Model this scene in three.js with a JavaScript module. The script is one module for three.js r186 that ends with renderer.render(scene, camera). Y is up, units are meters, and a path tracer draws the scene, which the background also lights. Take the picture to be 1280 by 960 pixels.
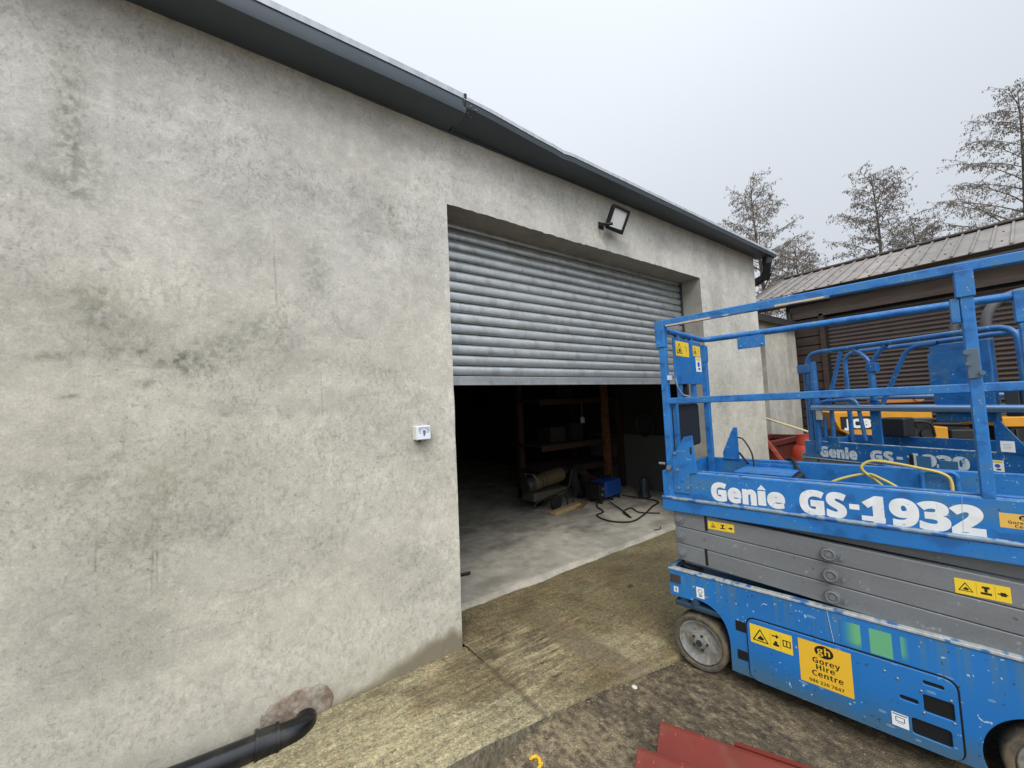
import * as THREE from 'three';
import { RoundedBoxGeometry } from 'three/addons/geometries/RoundedBoxGeometry.js';
import { mergeGeometries, toCreasedNormals } from 'three/addons/utils/BufferGeometryUtils.js';
import { FontLoader } from 'three/addons/loaders/FontLoader.js';
import { TextGeometry } from 'three/addons/geometries/TextGeometry.js';

// ───────────────────────── camera, sky, sun, exposure ─────────────────────────
const R = (d) => d * Math.PI / 180;
const scene = new THREE.Scene();
const camera = new THREE.PerspectiveCamera(88.84, 4 / 3, 0.05, 600);
camera.position.set(0, 1.6, 0);
camera.rotation.order = 'YXZ';
camera.rotation.set(R(3.3145), R(-35.789), R(-2.5966));
scene.add(camera);

const renderer = new THREE.WebGLRenderer({ antialias: true });
renderer.setSize(1024, 768);
renderer.toneMapping = THREE.LinearToneMapping;
renderer.toneMappingExposure = 1.0;
renderer.shadowMap.enabled = true;

const sunDir = new THREE.Vector3(-0.42, 0.72, 0.56).normalize();
{
  const w = 512, h = 256, d = new Float32Array(w * h * 4);
  const v = new THREE.Vector3();
  for (let j = 0; j < h; j++) for (let i = 0; i < w; i++) {
    const lon = ((i + 0.5) / w - 0.5) * 2 * Math.PI, lat = ((j + 0.5) / h - 0.5) * Math.PI;
    v.set(Math.cos(lon) * Math.cos(lat), Math.sin(lat), Math.sin(lon) * Math.cos(lat));
    const s = Math.max(0, v.y);
    let L = 0.585 + 0.3 * s + 0.35 * s * s;                                     // overcast: brighter overhead
    const g = Math.max(0, v.dot(sunDir));
    L *= 1 + 1.25 * Math.pow(g, 2) + 0.6 * Math.pow(g, 8);                       // brighter where the sun stands behind the cloud
    L *= 1 + 0.035 * Math.sin(v.x * 2.1 - v.z * 1.7 + 0.6) * Math.cos(v.y * 3.3 + v.x) + 0.03 * Math.sin(v.x * 5 + v.z * 3.1 + 1.2) * Math.sin(v.y * 7 - v.x * 2) + 0.02 * Math.sin(v.x * 11 - v.z * 9 + v.y * 6);
    const o = (j * w + i) * 4;
    if (v.y < -0.02) { d[o] = 0.16; d[o + 1] = 0.15; d[o + 2] = 0.13; } else { d[o] = L * 0.935; d[o + 1] = L * 1.0; d[o + 2] = L * 1.09; }
    d[o + 3] = 1;
  }
  const t = new THREE.DataTexture(d, w, h, THREE.RGBAFormat, THREE.FloatType);
  t.mapping = THREE.EquirectangularReflectionMapping; t.magFilter = THREE.LinearFilter; t.needsUpdate = true;
  scene.background = t; scene.environment = t;
}
const sun = new THREE.DirectionalLight(new THREE.Color(1, 0.95, 0.88), 1.5);
sun.position.copy(sunDir).multiplyScalar(40); sun.castShadow = true; sun.shadow.radius = 45;
Object.assign(sun.shadow.camera, { left: -20, right: 20, top: 20, bottom: -20, near: 1, far: 90 });
sun.shadow.mapSize.set(2048, 2048);
scene.add(sun, sun.target);

// ───────────────────────── helpers ─────────────────────────
function rng(seed) { let a = seed >>> 0; return () => { a = (a + 0x6D2B79F5) >>> 0; let t = a; t = Math.imul(t ^ (t >>> 15), t | 1); t ^= t + Math.imul(t ^ (t >>> 7), t | 61); return ((t ^ (t >>> 14)) >>> 0) / 4294967296; }; }
const LAT = new Float32Array(65536); { const r = rng(77); for (let i = 0; i < 65536; i++) LAT[i] = r(); }
function vn(x, y) {
  const xi = Math.floor(x), yi = Math.floor(y); let fx = x - xi, fy = y - yi; fx = fx * fx * (3 - 2 * fx); fy = fy * fy * (3 - 2 * fy);
  const a = xi & 255, b = (xi + 1) & 255, c = (yi & 255) << 8, e = ((yi + 1) & 255) << 8;
  const p = LAT[a + c], q = LAT[b + c], r = LAT[a + e], s = LAT[b + e];
  return p + (q - p) * fx + (r - p + (p - q - r + s) * fx) * fy;
}
function fbm(x, y, o) { let s = 0, a = 0.5, n = 0; for (let i = 0; i < o; i++) { s += a * vn(x + i * 17.3, y + i * 31.7); n += a; a *= 0.5; x *= 2.03; y *= 2.03; } return s / n; }
const sst = (a, b, x) => { const t = Math.min(1, Math.max(0, (x - a) / (b - a))); return t * t * (3 - 2 * t); };
const mix = (a, b, t) => a + (b - a) * t;
const mix3 = (a, b, t) => [mix(a[0], b[0], t), mix(a[1], b[1], t), mix(a[2], b[2], t)];
function tex(w, h, fn, srgb = true, repeat = true) {
  const d = new Uint8Array(w * h * 4);
  for (let j = 0; j < h; j++) for (let i = 0; i < w; i++) {
    const c = fn((i + 0.5) / w, (j + 0.5) / h), o = (j * w + i) * 4;
    if (typeof c === 'number') d[o] = d[o + 1] = d[o + 2] = Math.max(0, Math.min(255, c)); else { d[o] = Math.max(0, Math.min(255, c[0])); d[o + 1] = Math.max(0, Math.min(255, c[1])); d[o + 2] = Math.max(0, Math.min(255, c[2])); }
    d[o + 3] = 255;
  }
  const t = new THREE.DataTexture(d, w, h, THREE.RGBAFormat, THREE.UnsignedByteType);
  t.magFilter = THREE.LinearFilter; t.minFilter = THREE.LinearFilter;
  t.wrapS = t.wrapT = repeat ? THREE.RepeatWrapping : THREE.ClampToEdgeWrapping;
  if (srgb) t.colorSpace = THREE.SRGBColorSpace; t.needsUpdate = true; return t;
}
// blends a noise function so that it tiles over 0..1
const tile = (f) => (u, v) => { const a = f(u, v), b = f(u - 1, v), c = f(u, v - 1), d = f(u - 1, v - 1); const su = sst(0.75, 1, u), sv = sst(0.75, 1, v); return mix(mix(a, b, su), mix(c, d, su), sv); };
function canvasTex(w, h, draw) {
  const c = document.createElement('canvas'); c.width = w; c.height = h; const g = c.getContext('2d'); draw(g, w, h);
  const t = new THREE.CanvasTexture(c); t.colorSpace = THREE.SRGBColorSpace; t.magFilter = THREE.LinearFilter; return t;
}
const taken = {};
function numbered(n) { if (taken[n] === undefined) { taken[n] = 0; return n; } taken[n]++; return n + '_' + String(taken[n]).padStart(3, '0'); }
// uv in metres from the dominant axis of each face; everything becomes non-indexed so it merges
function prep(g, keepUV) {
  let q = g.index ? g.toNonIndexed() : g.clone();
  for (const k of Object.keys(q.attributes)) if (!['position', 'normal', 'uv'].includes(k)) q.deleteAttribute(k);
  if (!q.attributes.normal) q.computeVertexNormals();
  if (!keepUV) {
    const p = q.attributes.position, uv = new Float32Array(p.count * 2), A = new THREE.Vector3(), B = new THREE.Vector3(), C = new THREE.Vector3(), N = new THREE.Vector3();
    for (let i = 0; i < p.count; i += 3) {
      A.fromBufferAttribute(p, i); B.fromBufferAttribute(p, i + 1); C.fromBufferAttribute(p, i + 2);
      N.copy(B).sub(A).cross(C.clone().sub(A)); const ax = Math.abs(N.x), ay = Math.abs(N.y), az = Math.abs(N.z);
      [A, B, C].forEach((V, k) => {
        const o = (i + k) * 2;
        if (az >= ax && az >= ay) { uv[o] = V.x; uv[o + 1] = V.y; } else if (ax >= ay) { uv[o] = V.z + 0.37; uv[o + 1] = V.y; } else { uv[o] = V.x; uv[o + 1] = V.z + 0.21; }
      });
    }
    q.setAttribute('uv', new THREE.BufferAttribute(uv, 2));
  }
  return q;
}
function mk(name, geos, mat, parent = scene, keepUV = false) {
  const list = (Array.isArray(geos) ? geos : [geos]).map((g) => prep(g, keepUV));
  const m = new THREE.Mesh(list.length > 1 ? mergeGeometries(list) : list[0], mat);
  m.name = parent === scene ? numbered(name) : name; m.castShadow = m.receiveShadow = true; parent.add(m); return m;
}
function struct(name, geos, mat, keepUV) { const m = mk(name, geos, mat, scene, keepUV); m.userData.kind = 'structure'; return m; }
function tag(o, label, category, group) { o.userData.label = label; o.userData.category = category; if (group) o.userData.group = group; return o; }
function thing(name, label, category, pos = [0, 0, 0], turn = 0, group) { const o = new THREE.Group(); o.name = numbered(name); o.position.set(...pos); o.rotation.y = turn; scene.add(o); return tag(o, label, category, group); }
function sub(name, parent) { const g = new THREE.Group(); g.name = name; parent.add(g); return g; }
const V = (x, y, z) => new THREE.Vector3(x, y, z);
function bx(x0, y0, z0, x1, y1, z1, r = 0.004) {
  const w = Math.abs(x1 - x0), h = Math.abs(y1 - y0), d = Math.abs(z1 - z0); r = Math.min(r, w / 2.2, h / 2.2, d / 2.2);
  const g = r > 0 ? new RoundedBoxGeometry(w, h, d, 1, r) : new THREE.BoxGeometry(w, h, d);
  g.translate((x0 + x1) / 2, (y0 + y1) / 2, (z0 + z1) / 2); return g;
}
function bar(a, b, w, h = w, r = 0.005) {   // box tube from a to b
  const A = V(...a), B = V(...b), L = A.distanceTo(B), g = new RoundedBoxGeometry(w, h, L, 1, Math.min(r, w / 2.2, h / 2.2));
  const m = new THREE.Matrix4().lookAt(A, B, Math.abs(B.y - A.y) > 0.95 * L ? V(1, 0, 0) : V(0, 1, 0)); g.applyMatrix4(m); const c = A.add(B).multiplyScalar(0.5); g.translate(c.x, c.y, c.z); return g;
}
function cyl(a, b, r0, r1 = r0, n = 16, open = false) {
  const A = V(...a), B = V(...b), g = new THREE.CylinderGeometry(r1, r0, A.distanceTo(B), n, 1, open);
  g.applyQuaternion(new THREE.Quaternion().setFromUnitVectors(V(0, 1, 0), B.clone().sub(A).normalize())); const c = A.add(B).multiplyScalar(0.5); g.translate(c.x, c.y, c.z); return g;
}
function tube(pts, r, n = 40, k = 8, tension = 0.5) { return new THREE.TubeGeometry(new THREE.CatmullRomCurve3(pts.map((p) => V(...p)), false, 'catmullrom', tension), n, r, k); }
// tube through corners with rounded bends
function bent(pts, r, rad, k = 10) {
  const path = new THREE.CurvePath(), P = pts.map((p) => V(...p)); let s = P[0];
  for (let i = 1; i < P.length - 1; i++) {
    const a = P[i].clone().add(P[i - 1].clone().sub(P[i]).setLength(rad)), b = P[i].clone().add(P[i + 1].clone().sub(P[i]).setLength(rad));
    path.add(new THREE.LineCurve3(s, a)); path.add(new THREE.QuadraticBezierCurve3(a, P[i], b)); s = b;
  }
  path.add(new THREE.LineCurve3(s, P[P.length - 1]));
  return new THREE.TubeGeometry(path, 20 * pts.length, r, k);
}
function shapeOf(pts) { const s = new THREE.Shape(); pts.forEach((p, i) => i ? s.lineTo(p[0], p[1]) : s.moveTo(p[0], p[1])); return s; }
function extr(shape, depth, z0 = 0, bevel = 0.003, seg = 12) { const g = new THREE.ExtrudeGeometry(shape, { depth: depth - 2 * Math.min(bevel, depth * 0.4), bevelEnabled: (bevel = Math.min(bevel, depth * 0.4)) > 0, bevelSize: bevel, bevelThickness: bevel, bevelOffset: -bevel, bevelSegments: 1, curveSegments: seg }); g.translate(0, 0, z0 + bevel); return g; }
function rrect(x0, y0, x1, y1, r, path = new THREE.Shape()) {
  path.moveTo(x0 + r, y0); path.lineTo(x1 - r, y0); path.quadraticCurveTo(x1, y0, x1, y0 + r); path.lineTo(x1, y1 - r); path.quadraticCurveTo(x1, y1, x1 - r, y1);
  path.lineTo(x0 + r, y1); path.quadraticCurveTo(x0, y1, x0, y1 - r); path.lineTo(x0, y0 + r); path.quadraticCurveTo(x0, y0, x0 + r, y0); return path;
}
function decal(name, parent, x0, y0, x1, y1, z, t, rough = 0.5) {   // printed sticker on a face that looks to +z
  const g = new THREE.PlaneGeometry(x1 - x0, y1 - y0); g.translate((x0 + x1) / 2, (y0 + y1) / 2, z);
  return mk(name, g, new THREE.MeshStandardMaterial({ map: t, roughness: rough }), parent, true);
}
const rotG = (g, ax, a, p = [0, 0, 0]) => { g.translate(-p[0], -p[1], -p[2]); g['rotate' + ax](a); g.translate(...p); return g; };
const font = await new FontLoader().loadAsync('fonts/droid/droid_sans_bold.typeface.json');

// ───────────────────────── materials ─────────────────────────
const std = (o) => new THREE.MeshStandardMaterial(o);
const plain = (c, roughness = 0.7, metalness = 0) => std({ color: c, roughness, metalness });
const grainBump = tex(1024, 1024, tile2((u, v) => 128 + 70 * (fbm(u * 60, v * 60, 4) - 0.5) + 120 * (fbm(u * 9, v * 9, 3) - 0.5) - 60 * sst(0.74, 0.82, vn(u * 110, v * 110))), false);
function tile2(f) { return tile(f); }
grainBump.repeat.set(0.7, 0.7);

// grey cement render on the big wall: u = (x + 2) / 8.5, v = y / 3.75
const STAINS = [ // x, y, half width, half height, tilt, strength, greenish
  [-0.57, 3.1, 0.045, 0.38, 0, 0.16, 1], [-0.52, 2.74, 0.09, 0.2, 0.3, 0.12, 0], [-0.42, 3.2, 0.02, 0.5, 0, 0.05, 0], [-0.62, 2.66, 0.14, 0.04, -0.5, 0.12, 0], [-0.74, 2.8, 0.12, 0.03, -0.4, 0.1, 0],
  [-0.5, 2.17, 0.11, 0.07, 0, 0.15, 1], [-0.42, 2.06, 0.14, 0.05, 0, 0.13, 0], [-0.22, 1.9, 0.07, 0.03, 0.2, 0.25, 0], [-0.13, 1.88, 0.1, 0.05, 0, 0.16, 0], [0.05, 1.905, 0.035, 0.016, 0.5, 0.3, 0], [-0.02, 1.98, 0.1, 0.05, 0, 0.15, 0], [-0.18, 1.84, 0.03, 0.02, 0, 0.2, 0],
  [-0.42, 1.94, 0.025, 0.015, 0.2, 0.25, 0], [-0.33, 1.93, 0.03, 0.018, 0, 0.28, 0], [-0.6, 1.9, 0.1, 0.02, 0.15, 0.16, 0], [-0.32, 1.78, 0.04, 0.02, 0.2, 0.2, 0], [-0.55, 1.73, 0.03, 0.012, 0.2, 0.2, 0],
  [0.16, 2.08, 0.16, 0.09, 0, 0.13, 0], [0.4, 2.5, 0.07, 0.15, 0, 0.09, 0], [0.42, 2.35, 0.06, 0.1, 0, 0.1, 0], [0.86, 2.87, 0.035, 0.12, 0.2, 0.16, 1], [0.78, 2.95, 0.05, 0.05, 0, 0.1, 0], [0.62, 2.98, 0.05, 0.06, 0, 0.09, 0], [0.1, 2.5, 0.06, 0.25, 0, 0.06, 0],
  [-0.64, 1.4, 0.1, 0.05, 0, 0.1, 0], [-0.5, 1.36, 0.08, 0.04, 0.5, 0.12, 0], [-0.25, 1.3, 0.12, 0.18, 0, 0.09, 1], [-0.3, 0.95, 0.14, 0.25, 0, 0.08, 1], [0.1, 1.35, 0.3, 0.12, 0, 0.05, 1], [0.5, 1.9, 0.2, 0.08, 0, 0.09, 0], [0.75, 1.85, 0.15, 0.05, 0, 0.08, 0], [0.25, 0.9, 0.25, 0.2, 0, 0.04, 0],
  [1.0, 1.37, 0.04, 0.05, 0, 0.1, 0], [2.3, 3.35, 0.2, 0.12, 0, 0.06, 0], [3.05, 3.25, 0.06, 0.08, 0, 0.1, 0], [5.0, 2.6, 0.12, 0.6, 0, 0.09, 0], [5.5, 2.2, 0.1, 0.5, 0, 0.08, 0], [5.2, 1.8, 0.2, 0.15, 0, 0.1, 0], [5.75, 1.5, 0.15, 0.2, 0, 0.1, 0], [4.9, 1.6, 0.12, 0.3, 0, 0.09, 0], [5.9, 2.9, 0.1, 0.3, 0, 0.07, 0],
];
const CRACKS = [[-0.468, 0.98, 1.27], [-0.288, 0.82, 1.2], [-0.27, 0.85, 1.3], [0.42, 1.6, 1.85], [2.4, 3.2, 3.58], [5.0, 2.4, 3.3], [5.35, 2.2, 3.2], [5.7, 2.5, 3.4], [0.2, 2.2, 2.6]];
const wallColor = (x, y) => {
  const big = fbm(x * 0.9 + 5, y * 0.9 + 3, 4), med = fbm(x * 4 + 9, y * 3.2, 4), fine = fbm(x * 26, y * 22, 3), grit = fbm(x * 210, y * 200, 2), streak = fbm(x * 9, y * 1.1 + 40, 4);
  let k = 1 + 0.1 * (big - 0.5) + 0.11 * (med - 0.5) + 0.13 * (fine - 0.5) + 0.15 * (grit - 0.5) + 0.1 * (streak - 0.5) * sst(1.2, 3, y);
  k *= 1 - 0.08 * sst(0.58, 0.7, fbm(x * 80 + 3, y * 48, 3)) * sst(0.4, 0.62, fbm(x * 2.6 + 77, y * 3.4, 3)); k *= 1 + 0.03 * sst(0.6, 0.7, fbm(x * 60 + 30, y * 56, 3));
  k *= 1 - 0.06 * sst(0.56, 0.75, fbm(x * 2.2 + 31, y * 3.6 + 7, 5));
  k *= 1 + 0.05 * sst(0.8, 1.3, x) * (x < 1.3 ? 1 : 0);
  k *= 1 - (0.03 + 0.08 * fbm(x * 5 + 13, y * 7, 4)) * Math.exp(-Math.pow((y - 1.98 - 0.12 * (fbm(x * 2, 5, 2) - 0.5)) / 0.2, 2)) * sst(0.7, 0.1, x) - 0.05 * sst(0.3, -0.8, x) * sst(2.2, 1.2, y);
  let warm = sst(2.9, 1.4, y) * 0.7 + 0.5 * (fbm(x * 1.3 + 70, y * 1.3, 3) - 0.5), st = 0, gr = 0;
  for (const s of STAINS) {
    const dx = x - s[0], dy = y - s[1]; if (Math.abs(dx) > s[2] * 3 + s[3] || Math.abs(dy) > s[3] * 3 + s[2]) continue;
    const c = Math.cos(s[4]), q = Math.sin(s[4]), a = (dx * c + dy * q) / s[2], b = (dy * c - dx * q) / s[3], e = Math.exp(-(a * a + b * b)) * s[5] * (0.25 + 1.5 * sst(0.36, 0.66, 0.45 * fine + 0.55 * fbm(x * 52 + s[0], y * 44, 3)));
    st += e * 0.8; gr += e * s[6];
  }
  for (const c of CRACKS) { const xx = c[0] + 0.012 * (vn(y * 9, c[0] * 50) - 0.5); if (y > c[1] && y < c[2]) st += 0.2 * Math.exp(-Math.pow((x - xx) / 0.004, 2)) * vn(y * 20, c[0]); }
  const pit = sst(0.84, 0.93, vn(x * 120 + 3, y * 120)) * sst(0.4, 0.6, fbm(x * 3.1, y * 3.1 + 60, 2)); st += 0.13 * pit;
  let c = mix3([186, 183, 175], [187, 181, 165], Math.max(0, Math.min(1, warm)));
  c = [c[0] * k * (1 - st), c[1] * k * (1 - st * 0.97), c[2] * k * (1 - st * 1.04 - gr * 0.1)];
  const bh = (0.015 + 0.105 * sst(0.42, 1.26, x)) * (0.6 + 0.9 * fbm(x * 7, 3.3, 3)); // damp dirty band along the base
  if (x < 1.6) c = mix3(c, [108, 99, 80], 0.82 * sst(bh + 0.05, bh - 0.04, y + 0.02 * (fine - 0.5)));
  c = mix3(c, [128, 120, 96], 0.5 * sst(0.35, 0.0, y) * fbm(x * 6, y * 6, 3));
  const px = (x - 0.29) / 0.17, py = (y + 0.02) / 0.17, pr = Math.pow(Math.abs(px), 3) + Math.pow(Math.abs(py), 3) + 0.7 * (fbm(x * 14, y * 14, 3) - 0.5);
  if (x < 0.6) c = mix3(c, [152, 136, 122], 0.6 * sst(1.6, 0.6, pr));
  return c;
};
const wallLeftMap = tex(2048, 2048, (u, v) => wallColor(u * 3.3 - 2, v * 3.75), true, false), wallRightMap = tex(2048, 1024, (u, v) => wallColor(u * 5 + 1.2, v * 3.75), true, false);
const concreteWallLeft = std({ map: wallLeftMap, roughness: 0.92, bumpMap: grainBump, bumpScale: 0.005 });
const concreteWall = std({ map: wallRightMap, roughness: 0.92, bumpMap: grainBump, bumpScale: 0.004 });
const wallUV = (g, x0 = 1.2, w = 5) => { const p = g.attributes.position, uv = new Float32Array(p.count * 2); for (let i = 0; i < p.count; i++) { uv[2 * i] = (p.getX(i) - x0) / w; uv[2 * i + 1] = p.getY(i) / 3.75; } g.setAttribute('uv', new THREE.BufferAttribute(uv, 2)); return g; };
const concreteTile = tex(1024, 1024, (u, v) => { const f = tile((a, b) => 0.5 * fbm(a * 5 + 3, b * 5, 5) + 0.3 * fbm(a * 24, b * 24, 3) + 0.2 * vn(a * 190, b * 190))(u, v), s = tile((a, b) => fbm(a * 14 + 90, b * 3, 4))(u, v); const k = 1 + 0.5 * (f - 0.5) + 0.22 * (s - 0.5); return [172 * k, 169 * k, 158 * k]; });
concreteTile.repeat.set(0.5, 0.5);
const concreteSide = std({ map: concreteTile, roughness: 0.93, bumpMap: grainBump, bumpScale: 0.004 });
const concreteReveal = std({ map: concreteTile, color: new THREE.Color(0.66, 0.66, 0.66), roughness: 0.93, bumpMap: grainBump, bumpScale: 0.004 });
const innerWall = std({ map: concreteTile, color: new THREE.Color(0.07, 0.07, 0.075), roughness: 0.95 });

// yard: old tined concrete with mud, 4 m per repeat
const yardTile = tile((a, b) => fbm(a * 14, b * 14, 5)), yardTile2 = tile((a, b) => fbm(a * 150 + 8, b * 120, 3)), yardStreak = tile((a, b) => fbm(a * 100 + 6 * fbm(a * 6, b * 6, 2), b * 22, 4)), yardBig = tile((a, b) => fbm(a * 2.6 + 4, b * 2.6, 4));
const yardMap = tex(2048, 2048, (u, v) => {
  const n = yardTile(u, v), f = yardTile2(u, v), s = yardStreak(u, v), b = yardBig(u, v), g = LAT[(Math.floor(u * 700) * 57 + Math.floor(v * 700) * 131) & 65535];
  const t = sst(0.3, 0.68, 0.34 * n + 0.24 * f + 0.42 * s + 0.6 * (b - 0.5));
  let c = mix3([82, 72, 56], [126, 112, 87], t);
  const k = 0.86 + 0.26 * g + 0.5 * (f - 0.5); c = [c[0] * k, c[1] * k, c[2] * k];
  if (g > 0.985 && f > 0.5) c = mix3(c, [176, 164, 142], 0.7);
  if (f < 0.27) c = mix3(c, [58, 50, 39], 0.35);
  return c;
});
const yardBump = tex(2048, 2048, (u, v) => 255 * (0.35 * yardTile2(u, v) + 0.45 * yardStreak(u, v) + 0.2 * LAT[(Math.floor(u * 900) * 57 + Math.floor(v * 900) * 131) & 65535]), false);
const yardMat = std({ map: yardMap, bumpMap: yardBump, bumpScale: 0.016, roughness: 0.62 });
// apron: pale khaki tined concrete: u = (x - 0) / 8, v = (z + 3) / 2
const e0 = (m) => 1.4 * (m - 0.5);
const apronMap = tex(2048, 1024, (u, v) => {
  const x = u * 8 - 2, z = v * 2 - 3.1, left = x < 1.3 + 0.06 * (z + 2.4);
  const b = fbm(x * 1.7 + 3, z * 1.7 + 9, 4), m = fbm(x * 6, z * 6 + 3, 4), f = fbm(x * 60, z * 60, 3), line = fbm(x * 7 + 0.6 * m, z * 62, 3), g = vn(x * 230, z * 230);
  const lineAmt = left ? 0.42 : 0.5 * sst(0.5, 0.8, 1 - Math.hypot((x - 1.85) / 0.5, (z + 2.1) / 0.42) * 0.7) + 0.14;
  let k = 0.95 + 0.22 * (b - 0.5) + 0.18 * (m - 0.5) + 0.36 * (f - 0.5) + 0.36 * (g - 0.5) + 0.8 * lineAmt * (line - 0.5);
  let c = left ? [153, 142, 110] : mix3([146, 133, 101], [122, 109, 78], sst(0.38, 0.62, b + 0.16 * (m - 0.5) + 0.1 * sst(-2.2, -2.9, z)));
  if (!left) { const e = 0.12 * (m - 0.5);
    const tin = sst(0.09, 0.0, Math.max(Math.abs(x + 0.12 * (z + 2.1) - 1.52 + e) - 0.2, Math.abs(z + 2.12 + e) - 0.3)); k += 0.5 * tin * (line - 0.5); c = mix3(c, [142, 128, 98], 0.5 * tin);
    const sm = sst(0.05, 0.0, Math.abs(x - 1.88 - 0.1 * (z + 2.1) + e) - 0.09) * sst(-2.75, -2.5, z); c = mix3(c, [116, 104, 82], 0.75 * sm); k = mix(k, 0.98 + 0.15 * (f - 0.5), 0.6 * sm);
    c = mix3(c, [158, 147, 116], 0.7 * sst(0.06, 0.0, Math.max(Math.abs(x - 2.14 + e) - 0.13, Math.abs(z + 1.84 + 2 * e) - 0.2)));
    const dk = sst(0.25, -0.1, Math.hypot((x - 2.7) / 0.95, (z + 2.35) / 0.5) - 1 + 2 * e); c = mix3(c, [112, 99, 68], 0.6 * dk);
    c = mix3(c, [52, 46, 36], 0.7 * sst(0.05, 0.02, Math.hypot(x - 2.78, (z + 2.26) * 1.5) + 0.05 * (f - 0.5))); }
  if (Math.hypot((x - 1.27) / 0.06, (z + 2.2) / 0.035) < 1 + e0(m)) c = mix3(c, [190, 178, 138], 0.6);
  c = mix3(c, [96, 82, 56], 0.6 * sst(0.55, 0.72, fbm(x * 2.4 + 50, z * 2.4, 4)));
  c = mix3(c, [70, 58, 40], 0.8 * sst(0.09, 0.0, Math.hypot((x - 1.36) / 1.6, z + 2.24)) * (0.5 + m));                       // mud by the jamb
  const jx = 1.28 + 0.06 * (z + 2.24) + 0.02 * (fbm(z * 9, 2, 2) - 0.5); c = mix3(c, [80, 66, 47], 0.6 * Math.exp(-Math.pow((x - jx) / 0.024, 2)) * sst(-2.4, -2.1, z) * (0.5 + 0.8 * m));
  c = mix3(c, [92, 76, 50], 0.55 * sst(0.1, 0.02, z + 2.89 + 0.03 * m) * (x > 1.2 ? 1 : 0));                                     // dirt against the floor slab
  c = mix3(c, [140, 110, 84], 0.2 * sst(0.62, 0.75, fbm(x * 5 + 21, z * 5, 3)));
  if (sst(0.86, 0.92, vn(x * 40, z * 40)) > 0.5 && f > 0.52) k *= 0.72;
  if (x < 1.33 && z > -1.645 + (x - 1.33) * 0.085 + 0.008) c = mix3(c, [92, 84, 68], 0.85);
  if (g > 0.93) k *= 1.22; if (g < 0.1) k *= 0.8;
  return [c[0] * k, c[1] * k, c[2] * k];
}, true, false);
const apronBump = tex(2048, 1024, (u, v) => { const x = u * 8 - 2, z = v * 2 - 3.1; return 255 * (0.4 * fbm(x * 34, z * 34, 3) + 0.35 * fbm(x * 3.5, z * 46, 3) + 0.25 * vn(x * 150, z * 150)); }, false, false);
const apronMat = std({ map: apronMap, bumpMap: apronBump, bumpScale: 0.01, roughness: 0.7 });
const apronUV = (g) => { const p = g.attributes.position, uv = new Float32Array(p.count * 2); for (let i = 0; i < p.count; i++) { uv[2 * i] = (p.getX(i) + 2) / 8; uv[2 * i + 1] = (p.getZ(i) + 3.1) / 2; } g.setAttribute('uv', new THREE.BufferAttribute(uv, 2)); return g; };
const floorMap = tex(1024, 1024, (u, v) => {
  const f = tile((a, b) => fbm(a * 30, b * 30, 4))(u, v), m = tile((a, b) => fbm(a * 7, b * 9 + 4, 4))(u, v), g = vn(u * 480, v * 480);
  let k = 0.95 + 0.3 * (f - 0.5) + 0.36 * (m - 0.5) + 0.12 * (g - 0.5); let c = [172, 165, 150];
  c = mix3(c, [112, 107, 97], 0.45 * sst(0.55, 0.72, tile((a, b) => fbm(a * 5 + 40, b * 7, 4))(u, v))); return [c[0] * k, c[1] * k, c[2] * k];
});
floorMap.repeat.set(0.4, 0.4);
const floorMat = std({ map: floorMap, roughness: 0.85, bumpMap: grainBump, bumpScale: 0.004 });

// chipped blue machine paint
function paintMap(base, chip, seed, amount) {
  const r = rng(seed), sc = []; for (let i = 0; i < 22; i++) sc.push([r(), r(), (r() - 0.5) * 1.2 + (r() < 0.5 ? Math.PI / 2 : 0), 0.006 + r() * 0.03, r()]);
  return tex(1024, 1024, (u, v) => {
    const b = tile((a, q) => fbm(a * 4 + seed, q * 4, 4))(u, v), f = vn(u * 256, v * 256), d = tile((a, q) => fbm(a * 11 + seed * 3, q * 11, 4))(u, v), ch = tile((a, q) => fbm(a * 84 + seed, q * 84, 3))(u, v);
    const k = 1 + 0.13 * (b - 0.5) + 0.05 * (f - 0.5); let c = [base[0] * k, base[1] * k, base[2] * k];
    c = mix3(c, [118, 116, 108], 0.3 * sst(0.48, 0.8, d)); c = mix3(c, [18, 60, 108], 0.4 * sst(0.45, 0.25, d)); if (d > 0.5) c = mix3(c, chip, amount * sst(0.79, 0.83, ch)); c = mix3(c, [30, 34, 40], 0.5 * sst(0.2, 0.17, ch));
    for (const s of sc) { const du = u - s[0], dv = v - s[1]; if (Math.abs(du) > 0.08 || Math.abs(dv) > 0.08) continue; const cs = Math.cos(s[2]), sn = Math.sin(s[2]), a = du * cs + dv * sn, q = dv * cs - du * sn; if (Math.abs(a) < s[3] && Math.abs(q) < 0.0016) c = mix3(c, s[4] < 0.75 ? chip : [26, 40, 66], 0.75 * vn(a * 200, s[0] * 99)); }
    return c;
  });
}
const paintRough = tex(256, 256, (u, v) => 92 + 70 * tile((a, b) => fbm(a * 6, b * 6, 4))(u, v), false);
const BLUE = [28, 107, 175];
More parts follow.
